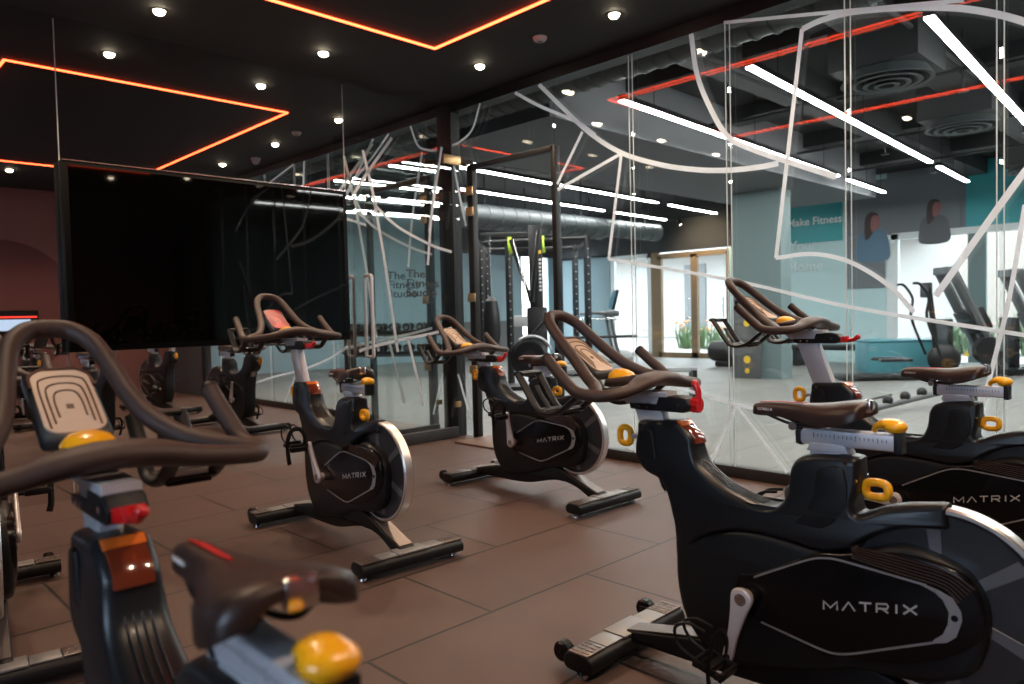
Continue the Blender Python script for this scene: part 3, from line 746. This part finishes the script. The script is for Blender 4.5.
proto = make_bike()
def set_bike(t, label, raise_hb, crank_deg, lever_deg, face=None, seat_dz=0.0, hb_dy=0.0, seat_dy=0.0):
    t['label'] = label
    first = True; n = 0
    for ch in t.children:
        k = ch.name.split('.')[0]
        if raise_hb and k in HB_UP: ch.location = ch.location + Vector((0, .052, .145))
        if hb_dy and k in ('handlebar', 'handlebar_stem', 'console', 'resistance_knob', 'bottle_holder'): ch.location.y += hb_dy
        if seat_dy and k in ('saddle', 'saddle_clamp', 'seat_slider'): ch.location.y += seat_dy
        if k == 'crank_arm':
            a = math.radians(crank_deg) + (0 if n == 0 else PI); n += 1
            ch.rotation_euler = (a, 0, 0)
            for g in ch.children:
                if g.name.startswith('pedal'): g.rotation_euler = (-a+(.25 if n == 1 else -.15), 0, 0)
        if k == 'clamp_lever': ch.rotation_euler = (math.radians(lever_deg), 0, 0)
        if seat_dz and k in ('saddle', 'seat_slider', 'saddle_clamp', 'seat_post'): ch.location.z += seat_dz
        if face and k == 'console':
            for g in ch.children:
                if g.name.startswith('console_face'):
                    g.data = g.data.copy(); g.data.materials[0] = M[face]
BK = [((.351, .883, 0), math.radians(-1.5), False, 150, 82, None, -.016), ((1.96, 3.194, 0), math.radians(-3.5), True, -28, 80, 'redglint', 0), ((3.268, 3.15, 0), math.radians(-2.5), False, -10, 60, None, 0),
      ((1.93, .875, 0), math.radians(1.2), False, 194, 0, None, 0), ((3.285, .935, 0), math.radians(-2.2), True, -92, 85, None, 0), ((.49, 3.2, 0), math.radians(-8), False, 140, 60, None, 0)]
LB = ['black exercise bike nearest the camera with bright cream console face', 'black exercise bike with red light reflection coloured into its console, in front of the television', 'black exercise bike closest to the open glass doorway',
      'large black exercise bike with upright red lever, in middle of near row', 'black exercise bike beside decorated glass wall with long exposed silver handlebar post', 'black exercise bike mostly cut off at the photo edge, left of the bike with the red-reflecting console']
bikes = [proto]+[dup(proto, (0, 0, 0)) for _ in range(5)]
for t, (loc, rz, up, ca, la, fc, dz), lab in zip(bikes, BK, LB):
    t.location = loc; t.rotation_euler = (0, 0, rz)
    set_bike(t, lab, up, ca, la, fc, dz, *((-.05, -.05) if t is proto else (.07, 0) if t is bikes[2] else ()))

# ------------------------------------------------------------------ gym beyond the glass
GX1, GY0, GY1, GZ = 15.0, -4.0, 13.6, 3.6
struct(B(XG+.08, 15.1, GY0-.1, GY1+.1, -.12, 0).build('gym_floor', 'gfloor'), 'grey tiled gym floor beyond the glass', 'floor')
struct(B(XG+.05, 15.1, GY0-.1, GY1+.1, GZ, GZ+.15).build('gym_ceiling', 'gceil'), 'dark open gym ceiling', 'ceiling')
struct(B(XG-.02, XG+.12, YM+.12, GY1, 0, GZ).build('gym_wall_near', 'gwall'), 'dark gym wall beside the doorway', 'wall')
struct(B(XG+.0, XG+.12, GY0, Y0-.0, 0, GZ).build('gym_wall_side', 'gwall'), 'gym wall beyond the studio', 'wall')
struct(B(XG, 15.1, GY0-.1, GY0, 0, GZ).build('gym_wall_right', 'paleblue'), 'pale blue gym wall', 'wall')
# left (north) gym wall with bright opening
mb = B(XG, 13.7, GY1, GY1+.1, .95, 2.6); mb.box(14.85, GY1+.05, 1.3, .3, .1, 2.6)
struct(mb.build('gym_wall_left', 'paleblue'), 'pale blue gym wall behind the training rig', 'wall')
struct(B(XG, 13.7, GY1, GY1+.11, 0, .95).build('trim_6', 'dado'), 'grey dado under the pale blue wall', 'trim')
struct(B(XG, 15.1, GY1, GY1+.12, 2.6, GZ).build('gym_wall_upper', 'gwall'), 'dark upper gym wall', 'wall')
# far wall x=15 : pieces round openings
def farw(y0, y1, z0, z1, m, n, lab, x=15.0): struct(B(x, x+.1, y0, y1, z0, z1).build(n, m), lab, 'wall')
farw(11.75, GY1, 0, 2.55, 'paleblue', 'gym_wall_far', 'pale blue strip of gym wall beside treadmill')
farw(7.15, GY1, 2.5, GZ, 'gwall', 'gym_wall_far_2', 'dark wall above the glazed doors')
farw(7.15, 8.42, 0, 2.5, 'paleteal', 'gym_wall_far_3', 'pale wall beside the doors')
farw(5.12, 7.15, 0, GZ, 'paleteal', 'gym_wall_far_4', 'pale teal wall')
farw(GY0, 5.12, 2.45, GZ, 'muralgrey', 'gym_wall_far_5', 'grey wall above the big window')
farw(GY0, 1.2, 0, 2.45, 'paleteal', 'gym_wall_far_6', 'pale wall past the window')
struct(B(14.98, 15.02, -1.5, 3.8, 2.46, GZ).build('trim_7', 'teal'), 'teal glass reflection built as a panel above the window', 'trim')  # solid panel stands in for a teal reflection on the glass
# doors
def door(n, y0, y1, lab):
    d = MB()
    for y in (y0+.04, y1-.04): d.box(15.05, y, 1.2, .1, .08, 2.4)
    d.box(15.05, (y0+y1)/2, 2.40, .1, y1-y0, .12).box(15.05, (y0+y1)/2, .06, .1, y1-y0, .12)
    o = struct(d.build('door_%d' % n, 'oak'), lab, 'door')
    B(15.045, 15.055, y0+.08, y1-.08, .12, 2.34).build('pane', 'wglass', o)
    MB().cyl((14.93, y0+.12, .9), (14.93, y0+.12, 1.4), .015).cyl((14.93, y0+.12, .93), (15.02, y0+.12, .93), .01).cyl((14.93, y0+.12, 1.37), (15.02, y0+.12, 1.37), .01).build('door_handle', 'chrome', o)
door(2, 8.42, 9.32, 'right oak framed glass door leading outside')
door(3, 9.32, 10.3, 'left oak framed glass door leading outside')
o = B(15.0, 15.1, 10.3, 10.5, 0, 2.5).build('trim_8', 'oak'); struct(o, 'oak post beside the doors', 'trim')
mb = MB()
for y in (10.56, 11.68): mb.box(15.05, y, 1.25, .08, .12, 2.5)
mb.box(15.05, 11.12, 2.45, .08, 1.25, .1).box(15.05, 11.12, .05, .08, 1.25, .1)
o = struct(mb.build('window_9', 'whiteframe'), 'tall white framed window behind the treadmill', 'window')
B(15.045, 15.055, 10.6, 11.6, .1, 2.4).build('pane', 'wglass', o)
mb = MB()
mb.box(15.05, 5.03, 1.22, .12, .2, 2.45).box(15.05, 3.1, 2.4, .12, 3.9, .12).box(15.05, 3.1, .03, .12, 3.9, .06).box(15.05, 1.25, 1.22, .12, .12, 2.45)
o = struct(mb.build('window_10', 'whiteframe'), 'large white framed window looking onto the courtyard', 'window')
B(15.02, 15.09, 3.5, 3.78, .06, 2.35).build('mullion', 'tealframe', o)
B(15.045, 15.055, 1.3, 4.93, .06, 2.35).build('pane', 'wglass', o)
# column
struct(B(11.0, 11.35, 5.3, 6.12, 0, GZ).build('column', 'tealgrey'), 'square teal grey column in the gym', 'column')
st = thing('sign_stand', 'dark low panel with yellow round marks standing against the grey column', 'sign', (10.94, 5.85, 0))
B(-.03, .03, -.24, .24, 0, 1.1, .006).build('board', 'machinegrey', st)
mb = MB()
for z, r in ((.88, .055), (.30, .06), (.12, .04)): mb.lathe([(.001, -.034), (r, -.034), (r, -.03), (.001, -.03)], (0, -.02, z), 'X', 20)
mb.build('mark', 'warnyellow', st)

# glass reflection with teal lettering, built as a coloured panel
wl = thing('reflected_graphic', 'teal glass reflection built as a panel reading Make Fitness Your Home', 'graphic', (14.985, 6.1, 0))
B(-.008, .008, -.15, 1.05, 2.42, 3.58).build('panel', 'teal', wl)
def wtxt(body, size, y, z):
    mw = Matrix.Translation((-.012, y-6.1, z)) @ Matrix.Rotation(-PI/2, 4, 'Z') @ Matrix.Rotation(PI/2, 4, 'X')
    text_mesh('lettering', body, size, 'tealtext', mw, wl, offset=.004)
wtxt('Make Fitness', .215, 6.50, 2.78); wtxt('Your', .28, 6.74, 2.28); wtxt('Home', .3, 6.70, 1.85)
mu = thing('wall_mural', 'grey wall mural printed with two people above the window', 'mural', (14.975, 4.5, 0))
B(-.004, .004, -.62, 1.35, 2.46, 3.5).build('panel', 'muralgrey', mu)
B(-.004, .004, .65, 1.35, 1.45, 2.455).build('panel', 'muralgrey', mu)
def figure(y, z, s, body):
    p = MB().prism([(-.26*s,-.75*s),(-.3*s,-.5*s),(-.24*s,-.24*s),(-.08*s,-.16*s),(.08*s,-.16*s),(.24*s,-.24*s),(.3*s,-.5*s),(.26*s,-.75*s)], .003, .001, 0, n=3, seg=1).build('printed_person', body, mu, loc=(-.006, y, z))
    MB().prism([(-.06*s,-.1*s),(-.11*s,.05*s),(-.08*s,.15*s),(.04*s,.18*s),(.13*s,.08*s),(.15*s,-.15*s),(.13*s,-.34*s),(.05*s,-.3*s)], .003, .001, 0, n=3, seg=1).build('printed_hair', 'muralhair', p, loc=(-.004, 0, 0))
    MB().prism([(-.09*s,-.08*s),(-.105*s,.02*s),(-.07*s,.10*s),(.02*s,.10*s),(.06*s,.0*s),(.05*s,-.18*s),(-.02*s,-.18*s)], .003, .001, 0, n=3, seg=1).build('printed_face', 'muralskin', p, loc=(-.008, -.03*s, 0))
figure(.87, 2.72, 1.0, 'muralblue'); figure(-.2, 2.86, .85, 'muralgreydark')

# gym lights, rows along x
def line_light(x0, x1, y, lab, z=3.0):
    l = thing('linear_light', lab, 'light', ((x0+x1)/2, y+((x0+x1)/2-5.45)*.058, z), .058, 'white linear ceiling lights in the gym'); h = (x1-x0)/2
    B(-h, h, -.035, .035, .0, .05, .004).build('housing', 'metalblack', l)
    B(-h+.01, h-.01, -.03, .03, -.012, .002).build('diffuser', 'tube', l)
    mb = MB()
    for x in (-h*.8, 0, h*.8): mb.cyl((x, 0, .05), (x, 0, GZ-z), .004, seg=6)
    mb.build('suspension_wire', 'metalblack', l)
for y, k, a in ((1.6, 'nearest the right end of the glass wall', 5.46), (2.88, 'second row from the right, beside two round vents', 5.47), (4.1, 'third row, starting at the orange corner reflection', 5.44), (7.22, 'above the doorway beside the grey soffit', 5.6), (8.4, 'crossing behind the doorway header', 5.6), (9.6, 'above the training rig', 6.2), (10.8, 'behind the rig near the pale blue wall', 6.2), (.4, 'over the far right of the gym', 5.46), (-1.0, 'over the dumbbell rack', 5.46)):
    line_light(a, 11.0, y, 'long white light line '+k); line_light(11.4, 13.2, y, 'short white light line continuing the row '+k)
# ceiling beams, soffit, ducts
mb = MB()
for y in (2.3, 3.6): mb.box(9.8, y, 3.46, 10, .35, .28)
for x in (6.5, 8.6, 10.7, 12.8): mb.box(x, 3.0, 3.5, .22, 7.5, .2)
struct(mb.build('trim_9', 'gbeam'), 'dark grey ceiling beams of the gym', 'trim')
mb = MB()
for x in (7.8, 10.2, 12.2): mb.cyl((x, -2, 3.25), (x, 4.7, 3.25), .018, seg=8)
for y in (.95, 2.0, 3.5): mb.cyl((5.4, y, 3.28), (13, y, 3.28), .02, seg=8)
for x in (7.8, 10.2, 12.2):
    for y in (.95, 2.0, 3.5): mb.cyl((x, y, 3.05), (x, y, 3.6), .012, seg=6).lathe([(.001, 0), (.05, 0), (.05, .012), (.001, .012)], (x, y, 3.04), 'Z', 12)
tag(mb.build('sprinkler_pipework', 'gbeam'), 'thin dark sprinkler pipes under the gym ceiling', 'pipes')
struct(B(5.2, 13.4, 4.75, 6.7, 2.95, GZ).build('trim_10', 'soffit'), 'flat grey ceiling soffit of the gym', 'trim')
mb = MB(); pr = []
for i in range(60):
    yy = -2+i*.16; pr += [(.21, yy), (.21, yy+.13), (.222, yy+.14), (.222, yy+.155)]
mb.lathe(pr, (5.05, 0, 3.25), 'Y', 24)
ad = tag(mb.build('air_duct', 'duct'), 'ribbed round grey duct running along the top of the glass wall', 'duct')
for yy in (-.9, 1.3, 3.5, 5.7): MB().cyl((5.05, yy, 3.25), (5.05, yy, GZ), .012, seg=8).build('hanger', 'metalblack', ad)
for y, z, r, lab in ((8.95, 2.72, .17, 'round duct crossing above the glazed doors'), (10.4, 2.95, .24, 'round duct behind the doorway header')):
    mb = MB(); pr = []
    for i in range(26):
        xx = 5.2+i*.3; pr += [(r, xx), (r, xx+.26), (r+.012, xx+.27), (r+.012, xx+.29)]
    mb.lathe(pr, (0, y, z), 'X', 24); ad = tag(mb.build('air_duct', 'duct'), lab, 'duct')
    for xx in (5.8, 8.2, 10.6, 12.6): MB().cyl((xx, y, z), (xx, y, GZ), .012, seg=8).build('hanger', 'metalblack', ad)
def vent(x, y, r, lab):
    v = thing('ceiling_vent', lab, 'vent', (x, y, 3.0))
    for k in range(4):
        q = r*(1-k*.24)
        MB().lathe([(q, -.01), (q-.035, -.01), (q-.05-.03, .07), (q-.045, .07)], (0, 0, -k*.012), 'Z', 40, True).build('ring', 'duct', v)
    B(-.35, .35, -.35, .35, .07, .6).build('plenum_box', 'gbeam', v)
vent(6.75, 2.3, .36, 'round ringed air vent nearest the glass, top right of gym ceiling'); vent(9.15, 2.35, .36, 'round ringed air vent farther into the gym'); vent(13.0, 2.4, .36, 'round ringed air vent beside teal panel')
sp = thing('track_spotlight', 'small spotlight on a track above the glazed doors', 'light', (13.9, 9.0, 3.05))
MB().box(0, 0, .05, .04, 1.4, .03).build('track', 'metalblack', sp); MB().cyl((0, 0, .05), (.06, 0, -.08), .035, .045).build('head', 'metalblack', sp); MB().ell((.063, 0, -.085), (.035, .035, .01)).build('lens', 'lamp', sp)
l = bpy.data.lights.new('spot_beam', 'SPOT'); l.energy = 90; l.color = (1, .72, .45); l.spot_size = 1.7; l.spot_blend = .8; l.shadow_soft_size = .04
lo = bpy.data.objects.new('spot_beam', l); C.objects.link(lo); lo.parent = sp; lo.location = (.08, 0, -.1); lo.rotation_euler = (0, math.radians(-70), 0)

# rowing machine
rw = thing('rowing_machine', 'black rowing machine with round flywheel behind the bike at doorway', 'rowing machine', (6.75, 6.6, 0), math.radians(-48))
fwh = MB().lathe([(.02, -.07), (.21, -.07), (.245, -.04), (.245, .04), (.21, .07), (.02, .07)], (0, 0, .55), 'Y', 40).build('flywheel_housing', 'machine', rw)
MB().lathe([(.10, -.076), (.19, -.076), (.19, -.071), (.10, -.071)], (0, 0, .55), 'Y', 40, True).lathe([(.001, -.078), (.03, -.078), (.03, -.07), (.001, -.07)], (0, 0, .55), 'Y', 20).build('vent_ring', 'metalblack', fwh)
MB().lathe([(.001, -.084), (.02, -.084), (.02, -.077), (.001, -.077)], (0, 0, .55), 'Y', 16).build('hub_cap', 'warnyellow', fwh)
mb = MB()
for a in range(0, 91, 15): pass
mb.tube([(.03+.27*math.cos(math.radians(a)), 0, .55+.27*math.sin(math.radians(a))) for a in range(20, 130, 15)], [(.02, .06)]*8, 10, 3)
mb.build('top_cover', 'lightgrey', rw)
MB().box(1.1, 0, .36, 2.0, .07, .06, .005).build('rail', 'lightgrey', rw)
MB().box(.9, 0, .43, .25, .28, .05, .02).build('seat', 'machine', rw)
MB().box(.1, 0, .2, .05, .55, .05).box(.1, 0, .25, .05, .05, .25).box(.15, -.25, .03, .3, .05, .05).box(.15, .25, .03, .3, .05, .05).box(.1, .25, .12, .05, .05, .2).box(.1, -.25, .12, .05, .05, .2).build('front_leg', 'machine', rw)
MB().box(2.05, 0, .18, .05, .3, .36).build('rear_leg', 'machine', rw)
MB().tube([(-.02, 0, .75), (.1, 0, .9), (.2, 0, 1.0)], .02).box(.22, 0, 1.05, .04, .2, .16, .01).build('monitor_arm', 'machine', rw)

# training rig
rg = thing('training_rig', 'tall black steel training rig seen through the open doorway', 'training rig', (0, 0, 0))
for (x, y, h) in ((7.73, 8.55, 2.25), (8.06, 8.28, 2.33), (8.62, 7.74, 2.35), (8.93, 7.43, 2.3), (8.9, 9.7, 2.3), (10.0, 8.6, 2.3)):
    o = B(x-.04, x+.04, y-.04, y+.04, 0, h, .004).build('upright', 'machine', rg)
    mb = MB()
    for k in range(14): mb.cyl((x-.03, y-.045, .4+k*.13), (x-.036, y-.052, .4+k*.13), .012, seg=8)
    mb.build('hole', 'lightgrey', o)
def bar(a, b_, r=.03, m='machine', nm='crossbar'): MB().cyl(a, b_, r, seg=12).build(nm, m, rg)
bar((7.73, 8.55, 2.22), (8.93, 7.43, 2.26)); bar((8.9, 9.7, 2.25), (10.0, 8.6, 2.25)); bar((7.73, 8.55, 2.2), (8.9, 9.7, 2.2)); bar((8.93, 7.43, 2.2), (10.0, 8.6, 2.2)); bar((8.62, 7.74, 1.0), (9.4, 7.2, 1.0), .014, 'chrome', 'barbell'); bar((8.5, 7.7, .72), (9.6, 7.0, .72), .022, 'machine', 'safety_bar')
for (x, y) in ((8.03, 8.22), (8.40, 7.88)):
    MB().tube([(x, y, 2.3), (x-.03, y-.03, 2.15), (x+.03, y, 2.05)], [(.012, .03)]*3, 8, 4).build('strap', 'lime', rg)
# cable tower with V arms
ct = thing('cable_tower', 'black cable machine tower with two arms forming a V', 'cable machine', (7.95, 7.6, 0), math.radians(-45))
MB().box(0, 0, 1.2, .2, .14, 2.4, .01).build('column', 'machine', ct)
MB().box(0, -.08, .65, .3, .08, 1.1, .02).build('weight_shroud', 'machine', ct)
for a, b_ in (((-.36, -.02, 2.2), (-.08, -.05, 1.28)), ((.06, -.1, 2.35), (-.06, -.1, 1.28))): MB().tube([a, b_], [(.05, .03)]*2, 8, 1, smooth=False).build('arm', 'machine', ct)
MB().cyl((-.33, -.09, 2.2), (-.12, -.12, 1.35), .009, seg=8).cyl((.02, -.16, 2.3), (-.1, -.14, 1.35), .009, seg=8).build('cable', 'pull', ct)
mb = MB()
for k in range(9): mb.box(.06, -.148, 1.45+k*.055, .035, .006, .03)
mb.build('lettering', 'white', ct); MB().box(.06, -.148, 2.0, .04, .006, .05).build('badge', 'warnyellow', ct)
MB().box(-.35, .0, 2.28, .9, .06, .06, .004).build('top_bar', 'machine', ct)
B(-.5, .5, -.3, .3, 0, .06, .01).build('base', 'machine', ct)
MB().box(-.24, -.15, 1.0, .2, .1, .16, .02).build('control_box', 'lightgrey', ct)
bg = thing('hanging_bag', 'dark grey hanging bag beside the training rig, just right of doorway post', 'bag', (7.15, 7.72, 0))
MB().lathe([(.03, .62), (.1, .68), (.13, .85), (.12, 1.1), (.09, 1.3), (.03, 1.36)], (0, 0, 0), 'Z', 20).build('bag_body', 'machine', bg)
MB().cyl((0, 0, 1.34), (0, 0, 2.2), .006).build('chain', 'chromegrey', bg); MB().tube([(0, 0, 2.2), (.3, .4, 2.22), (.58, .83, 2.22)], .015).build('hanger', 'machine', bg)

# treadmill
tm = thing('treadmill', 'light grey treadmill with lit display in front of the glazed doors', 'treadmill', (10.6, 8.2, 0), math.radians(-45))
MB().box(-.7, 0, .13, 1.6, .75, .16, .03).build('deck', 'lightgrey', tm)
MB().box(-.75, 0, .215, 1.4, .5, .012).build('belt', 'machine', tm)
for s in (-1, 1):
    MB().tube([(.05, s*.36, .2), (-.05, s*.37, .6), (-.12, s*.37, 1.05)], [(.05, .03)]*3, 10, 4).build('upright', 'machinegrey', tm)
    MB().tube([(-.1, s*.37, 1.05), (-.35, s*.37, 1.1), (-.6, s*.37, 1.08)], [(.025, .03)]*3, 10, 4).build('handrail', 'machinegrey', tm)
MB().box(-.1, 0, 1.08, .25, .8, .1, .03).build('dashboard', 'machinegrey', tm)
mn = MB().box(-.02, 0, 1.32, .05, .55, .36, .02, Matrix.Rotation(.25, 4, 'Y')).build('monitor', 'machine', tm)
MB().box(-.05, 0, 1.315, .01, .48, .29, .0, Matrix.Rotation(.25, 4, 'Y')).build('screen', 'screenblue', mn)
MB().ell((.1, 0, .3), (.22, .36, .14)).build('motor_hood', 'lightgrey', tm)
# two slanted machines right
def incline(x, y, rz, s, lab):
    t = thing('incline_press', lab, 'exercise machine', (x, y, 0), rz)
    for k in (-1, 1): MB().tube([(0, k*.2, .12), (-.35*s, k*.2, .85*s), (-.72*s, k*.2, 1.62*s)], [(.07, .11)]*3, 8, 2).build('slanted_rail', 'machinegrey', t)
    MB().box(-.32*s, 0, .85*s, .25, .5, .35, .02, Matrix.Rotation(-.45, 4, 'Y')).build('carriage', 'machine', t)
    MB().box(-.73*s, 0, 1.62*s, .14, .5, .12, .02).build('top_cap', 'machinegrey', t)
    MB().box(-.3, 0, .06, 1.3, .55, .08, .01).box(-.75*s, .0, .45, .08, .45, .85, .01).build('base', 'machine', t)
    MB().lathe([(.03, -.03), (.2, -.03), (.2, .03), (.03, .03)], (-.3, -.36, .4), 'Y', 24).lathe([(.03, -.03), (.2, -.03), (.2, .03), (.03, .03)], (-.3, -.43, .4), 'Y', 24).build('weight_plate', 'machine', t)
    MB().prism([(-.05,-.04),(.05,-.04),(0,.05)], .004, .001, seg=1).build('warning_sign', 'warnyellow', t, loc=(-.55, -.29, .35), rot=(0, 0, PI/2))
incline(13.36, 3.0, math.radians(-50), 1.0, 'slanted grey weight machine left of the right teal mullion')
incline(14.3, 2.35, math.radians(-50), .97, 'slanted grey weight machine farther right by the window')
el = thing('elliptical_trainer', 'black elliptical trainer with curved handles in front of big window', 'elliptical trainer', (12.0, 3.75, 0), math.radians(-50))
for k in (-1, 1): MB().tube([(.3, k*.25, .35), (.1, k*.26, .9), (.12, k*.27, 1.2), (.0, k*.27, 1.4), (-.1, k*.27, 1.42)], .02, 10, 5).build('handle', 'machine', el)
MB().tube([(.35, 0, .2), (.3, 0, .8), (.25, 0, 1.25)], .04).build('mast', 'machine', el); MB().box(.2, 0, 1.32, .06, .3, .22, .02).build('console', 'machine', el)
MB().ell((.45, 0, .3), (.24, .12, .22)).build('drive_housing', 'machine', el); MB().box(-.2, 0, .05, 1.7, .5, .07, .02).build('base', 'machine', el)
for k in (-1, 1): MB().box(-.3, k*.16, .3, .45, .14, .05, .02).build('foot_pedal', 'machine', el)
bb = thing('reflection_box', 'teal glass reflection built as a low box left of slanted machines', 'box', (13.25, 4.4, 0), math.radians(-50))  # box shape stands in for a teal reflection in the glass
B(-.55, .55, -.3, .3, 0, .5, .02).build('body', 'bluebox', bb); B(-.56, .56, -.31, .31, .5, .54, .01).build('lid', 'bluebox', bb)
dr = thing('medicine_drum', 'round black drum on a small foot beside the grey column', 'drum', (13.0, 7.4, 0))
MB().lathe([(.05, -.3), (.17, -.29), (.2, -.24), (.2, .24), (.17, .29), (.05, .3)], (0, 0, .3), 'Y', 28).build('body', 'machine', dr); MB().box(0, 0, .06, .2, .35, .11, .02).build('foot', 'machine', dr)
lb = thing('weight_bench', 'dark low padded bench along the pale teal wall', 'bench', (13.9, 5.7, 0))
MB().box(0, 0, .36, .5, 1.7, .1, .03).build('pad', 'machine', lb)
for s in (-1, 1): MB().box(0, s*.65, .16, .4, .08, .31, .01).build('leg', 'machine', lb)
# floor rail with lugs
fr = thing('floor_rail', 'long low grey rail with small black pads on gym floor behind the glass', 'rail', (0, 0, 0))
MB().cyl((7.45, 2.86, .05), (9.5, 2.45, .16), .03, seg=12).build('bar', 'machinegrey', fr)
for k in range(4): MB().ell((7.75+k*.32, 2.82-k*.064, .11+k*.018), (.07, .05, .055)).build('pad', 'machine', fr)
MB().tube([(7.9, 3.1, .03), (8.1, 3.0, .1), (8.6, 2.9, .13)], .012, 8, 4).box(7.47, 2.86, .02, .1, .3, .04, .01).box(9.48, 2.45, .06, .1, .3, .12, .01).build('stand', 'machine', fr)
# dumbbell rack (seen by way of the mirror)
rk = thing('dumbbell_rack', 'black two tier dumbbell rack reflected in mirror behind glass door', 'rack', (8.5, -.9, 0), math.radians(55))
for z in (.4, .8): MB().box(0, 0, z, 2.6, .35, .04, .01, Matrix.Rotation(.25, 4, 'X')).build('shelf', 'machine', rk)
for s in (-1, 1): MB().box(s*1.2, 0, .45, .08, .4, .9, .01).build('leg', 'machine', rk)
db = None
cr, sr = math.cos(math.radians(55)), math.sin(math.radians(55))
for z in (.4, .8):
    for k in range(9):
        lx = -1.08+k*.27; p = (8.5+lx*cr, -.9+lx*sr, z+.12)
        if db is None:
            db = thing('dumbbell', 'x', 'dumbbell', p, math.radians(55), 'dumbbells on the gym rack')
            MB().cyl((0, -.14, 0), (0, .14, 0), .016, seg=12).build('handle', 'chrome', db)
            for s in (-1, 1):
                h = MB().lathe([(.02, s*.08), (.07, s*.08), (.075, s*.1), (.075, s*.16), (.07, s*.18), (.02, s*.18)], (0, 0, 0), 'Y', 20).build('head', 'machine', db)
                MB().lathe([(.001, s*.178), (.045, s*.178), (.045, s*.184), (.001, s*.184)], (0, 0, 0), 'Y', 16).build('end_cap', 'chrome', h)
            o = db
        else: o = dup(db, p, math.radians(55))
        o['label'] = 'chrome capped black dumbbell on the reflected rack, %s shelf' % ('lower' if z < .6 else 'upper')
        o['group'] = 'dumbbells on the %s shelf of the gym rack' % ('lower' if z < .6 else 'upper')

# ------------------------------------------------------------------ outdoors
struct(B(15.1, 40, -15, 30, -.15, -.02).build('ground', 'outground'), 'pale paved courtyard', 'ground')
ob = thing('courtyard_wall', 'pale stone wall across the courtyard outside the big window', 'wall', (24, 0, 0))
B(0, .4, -8, 6.2, 0, 5.5).build('wall_body', 'brick', ob); B(-.03, .02, 1.5, 4.6, .2, 2.3).build('shutter', 'skyblue', ob); B(-.04, .03, 1.9, 4.2, .3, 2.0).build('opening', 'render', ob)
ow = thing('white_building', 'white building with tall openings outside the oak doors', 'building', (27, 0, 0))
B(0, .5, 6.3, 26, 0, 6).build('wall_body', 'render', ow)
for k in range(6): B(-.05, .02, 9+k*2.4, 10+k*2.4, .3, 3.0).build('opening', 'machinegrey' if k % 2 else 'lightgrey', ow)
B(-1.5, 0, 8, 22, 3.3, 3.6).build('canopy', 'render', ow)
def shrub(x, y, h, w_, n, lab, fl=False):
    t = thing('shrub', lab, 'plant', (x, y, 0)); mb = MB()
    for k in range(n):
        a = random.random()*2*PI; q = w_*random.random()**.5; b0 = Vector((q*math.cos(a)*.5, q*math.sin(a), 0)); tip = b0+Vector((random.uniform(-.15, .15), random.uniform(-.25, .25), h*random.uniform(.5, 1)))
        mid = (b0+tip)/2+Vector((0, random.uniform(-.05, .05), .05))
        mb.tube([b0, mid, tip], [(.012, .03), (.01, .035), (.002, .004)], 5, 3)
    mb.build('leaves', 'leaf', t)
    MB().tube([(0, 0, 0), (.02, .03, h*.3), (0, 0, h*.6)], .02).build('stem', 'oak', t)
    if fl:
        mb = MB()
        for k in range(25): mb.ell((random.uniform(-.3, .3), random.uniform(-w_, w_), h*random.uniform(.6, 1)), (.05, .05, .04), 8)
        mb.build('flowers', 'flower', t)
shrub(18.5, 4.6, .9, .5, 90, 'green leafy shrub outside the big window, left of slanted machines'); shrub(18.6, 3.6, 1.0, .5, 90, 'green spiky shrub outside the big window near the mullion')
shrub(19, 11.6, .8, .8, 110, 'flowering orange and green hedge outside oak doors', True)

# ------------------------------------------------------------------ light and world
w = bpy.data.worlds.new('world'); scn.world = w; w.use_nodes = True
bg_ = w.node_tree.nodes['Background']; bg_.inputs[0].default_value = (.86, .93, 1, 1); bg_.inputs[1].default_value = 5
scn.view_settings.view_transform = 'Standard'; scn.view_settings.look = 'None'; scn.view_settings.gamma = 1; scn.view_settings.exposure = .85
scn.view_settings.use_curve_mapping = False
scn.cycles.use_denoising = True
scn.cycles.max_bounces = 10; scn.cycles.transparent_max_bounces = 24; scn.cycles.glossy_bounces = 8
scn.cycles.sample_clamp_indirect = 4
scn.cycles.caustics_reflective = False; scn.cycles.caustics_refractive = False
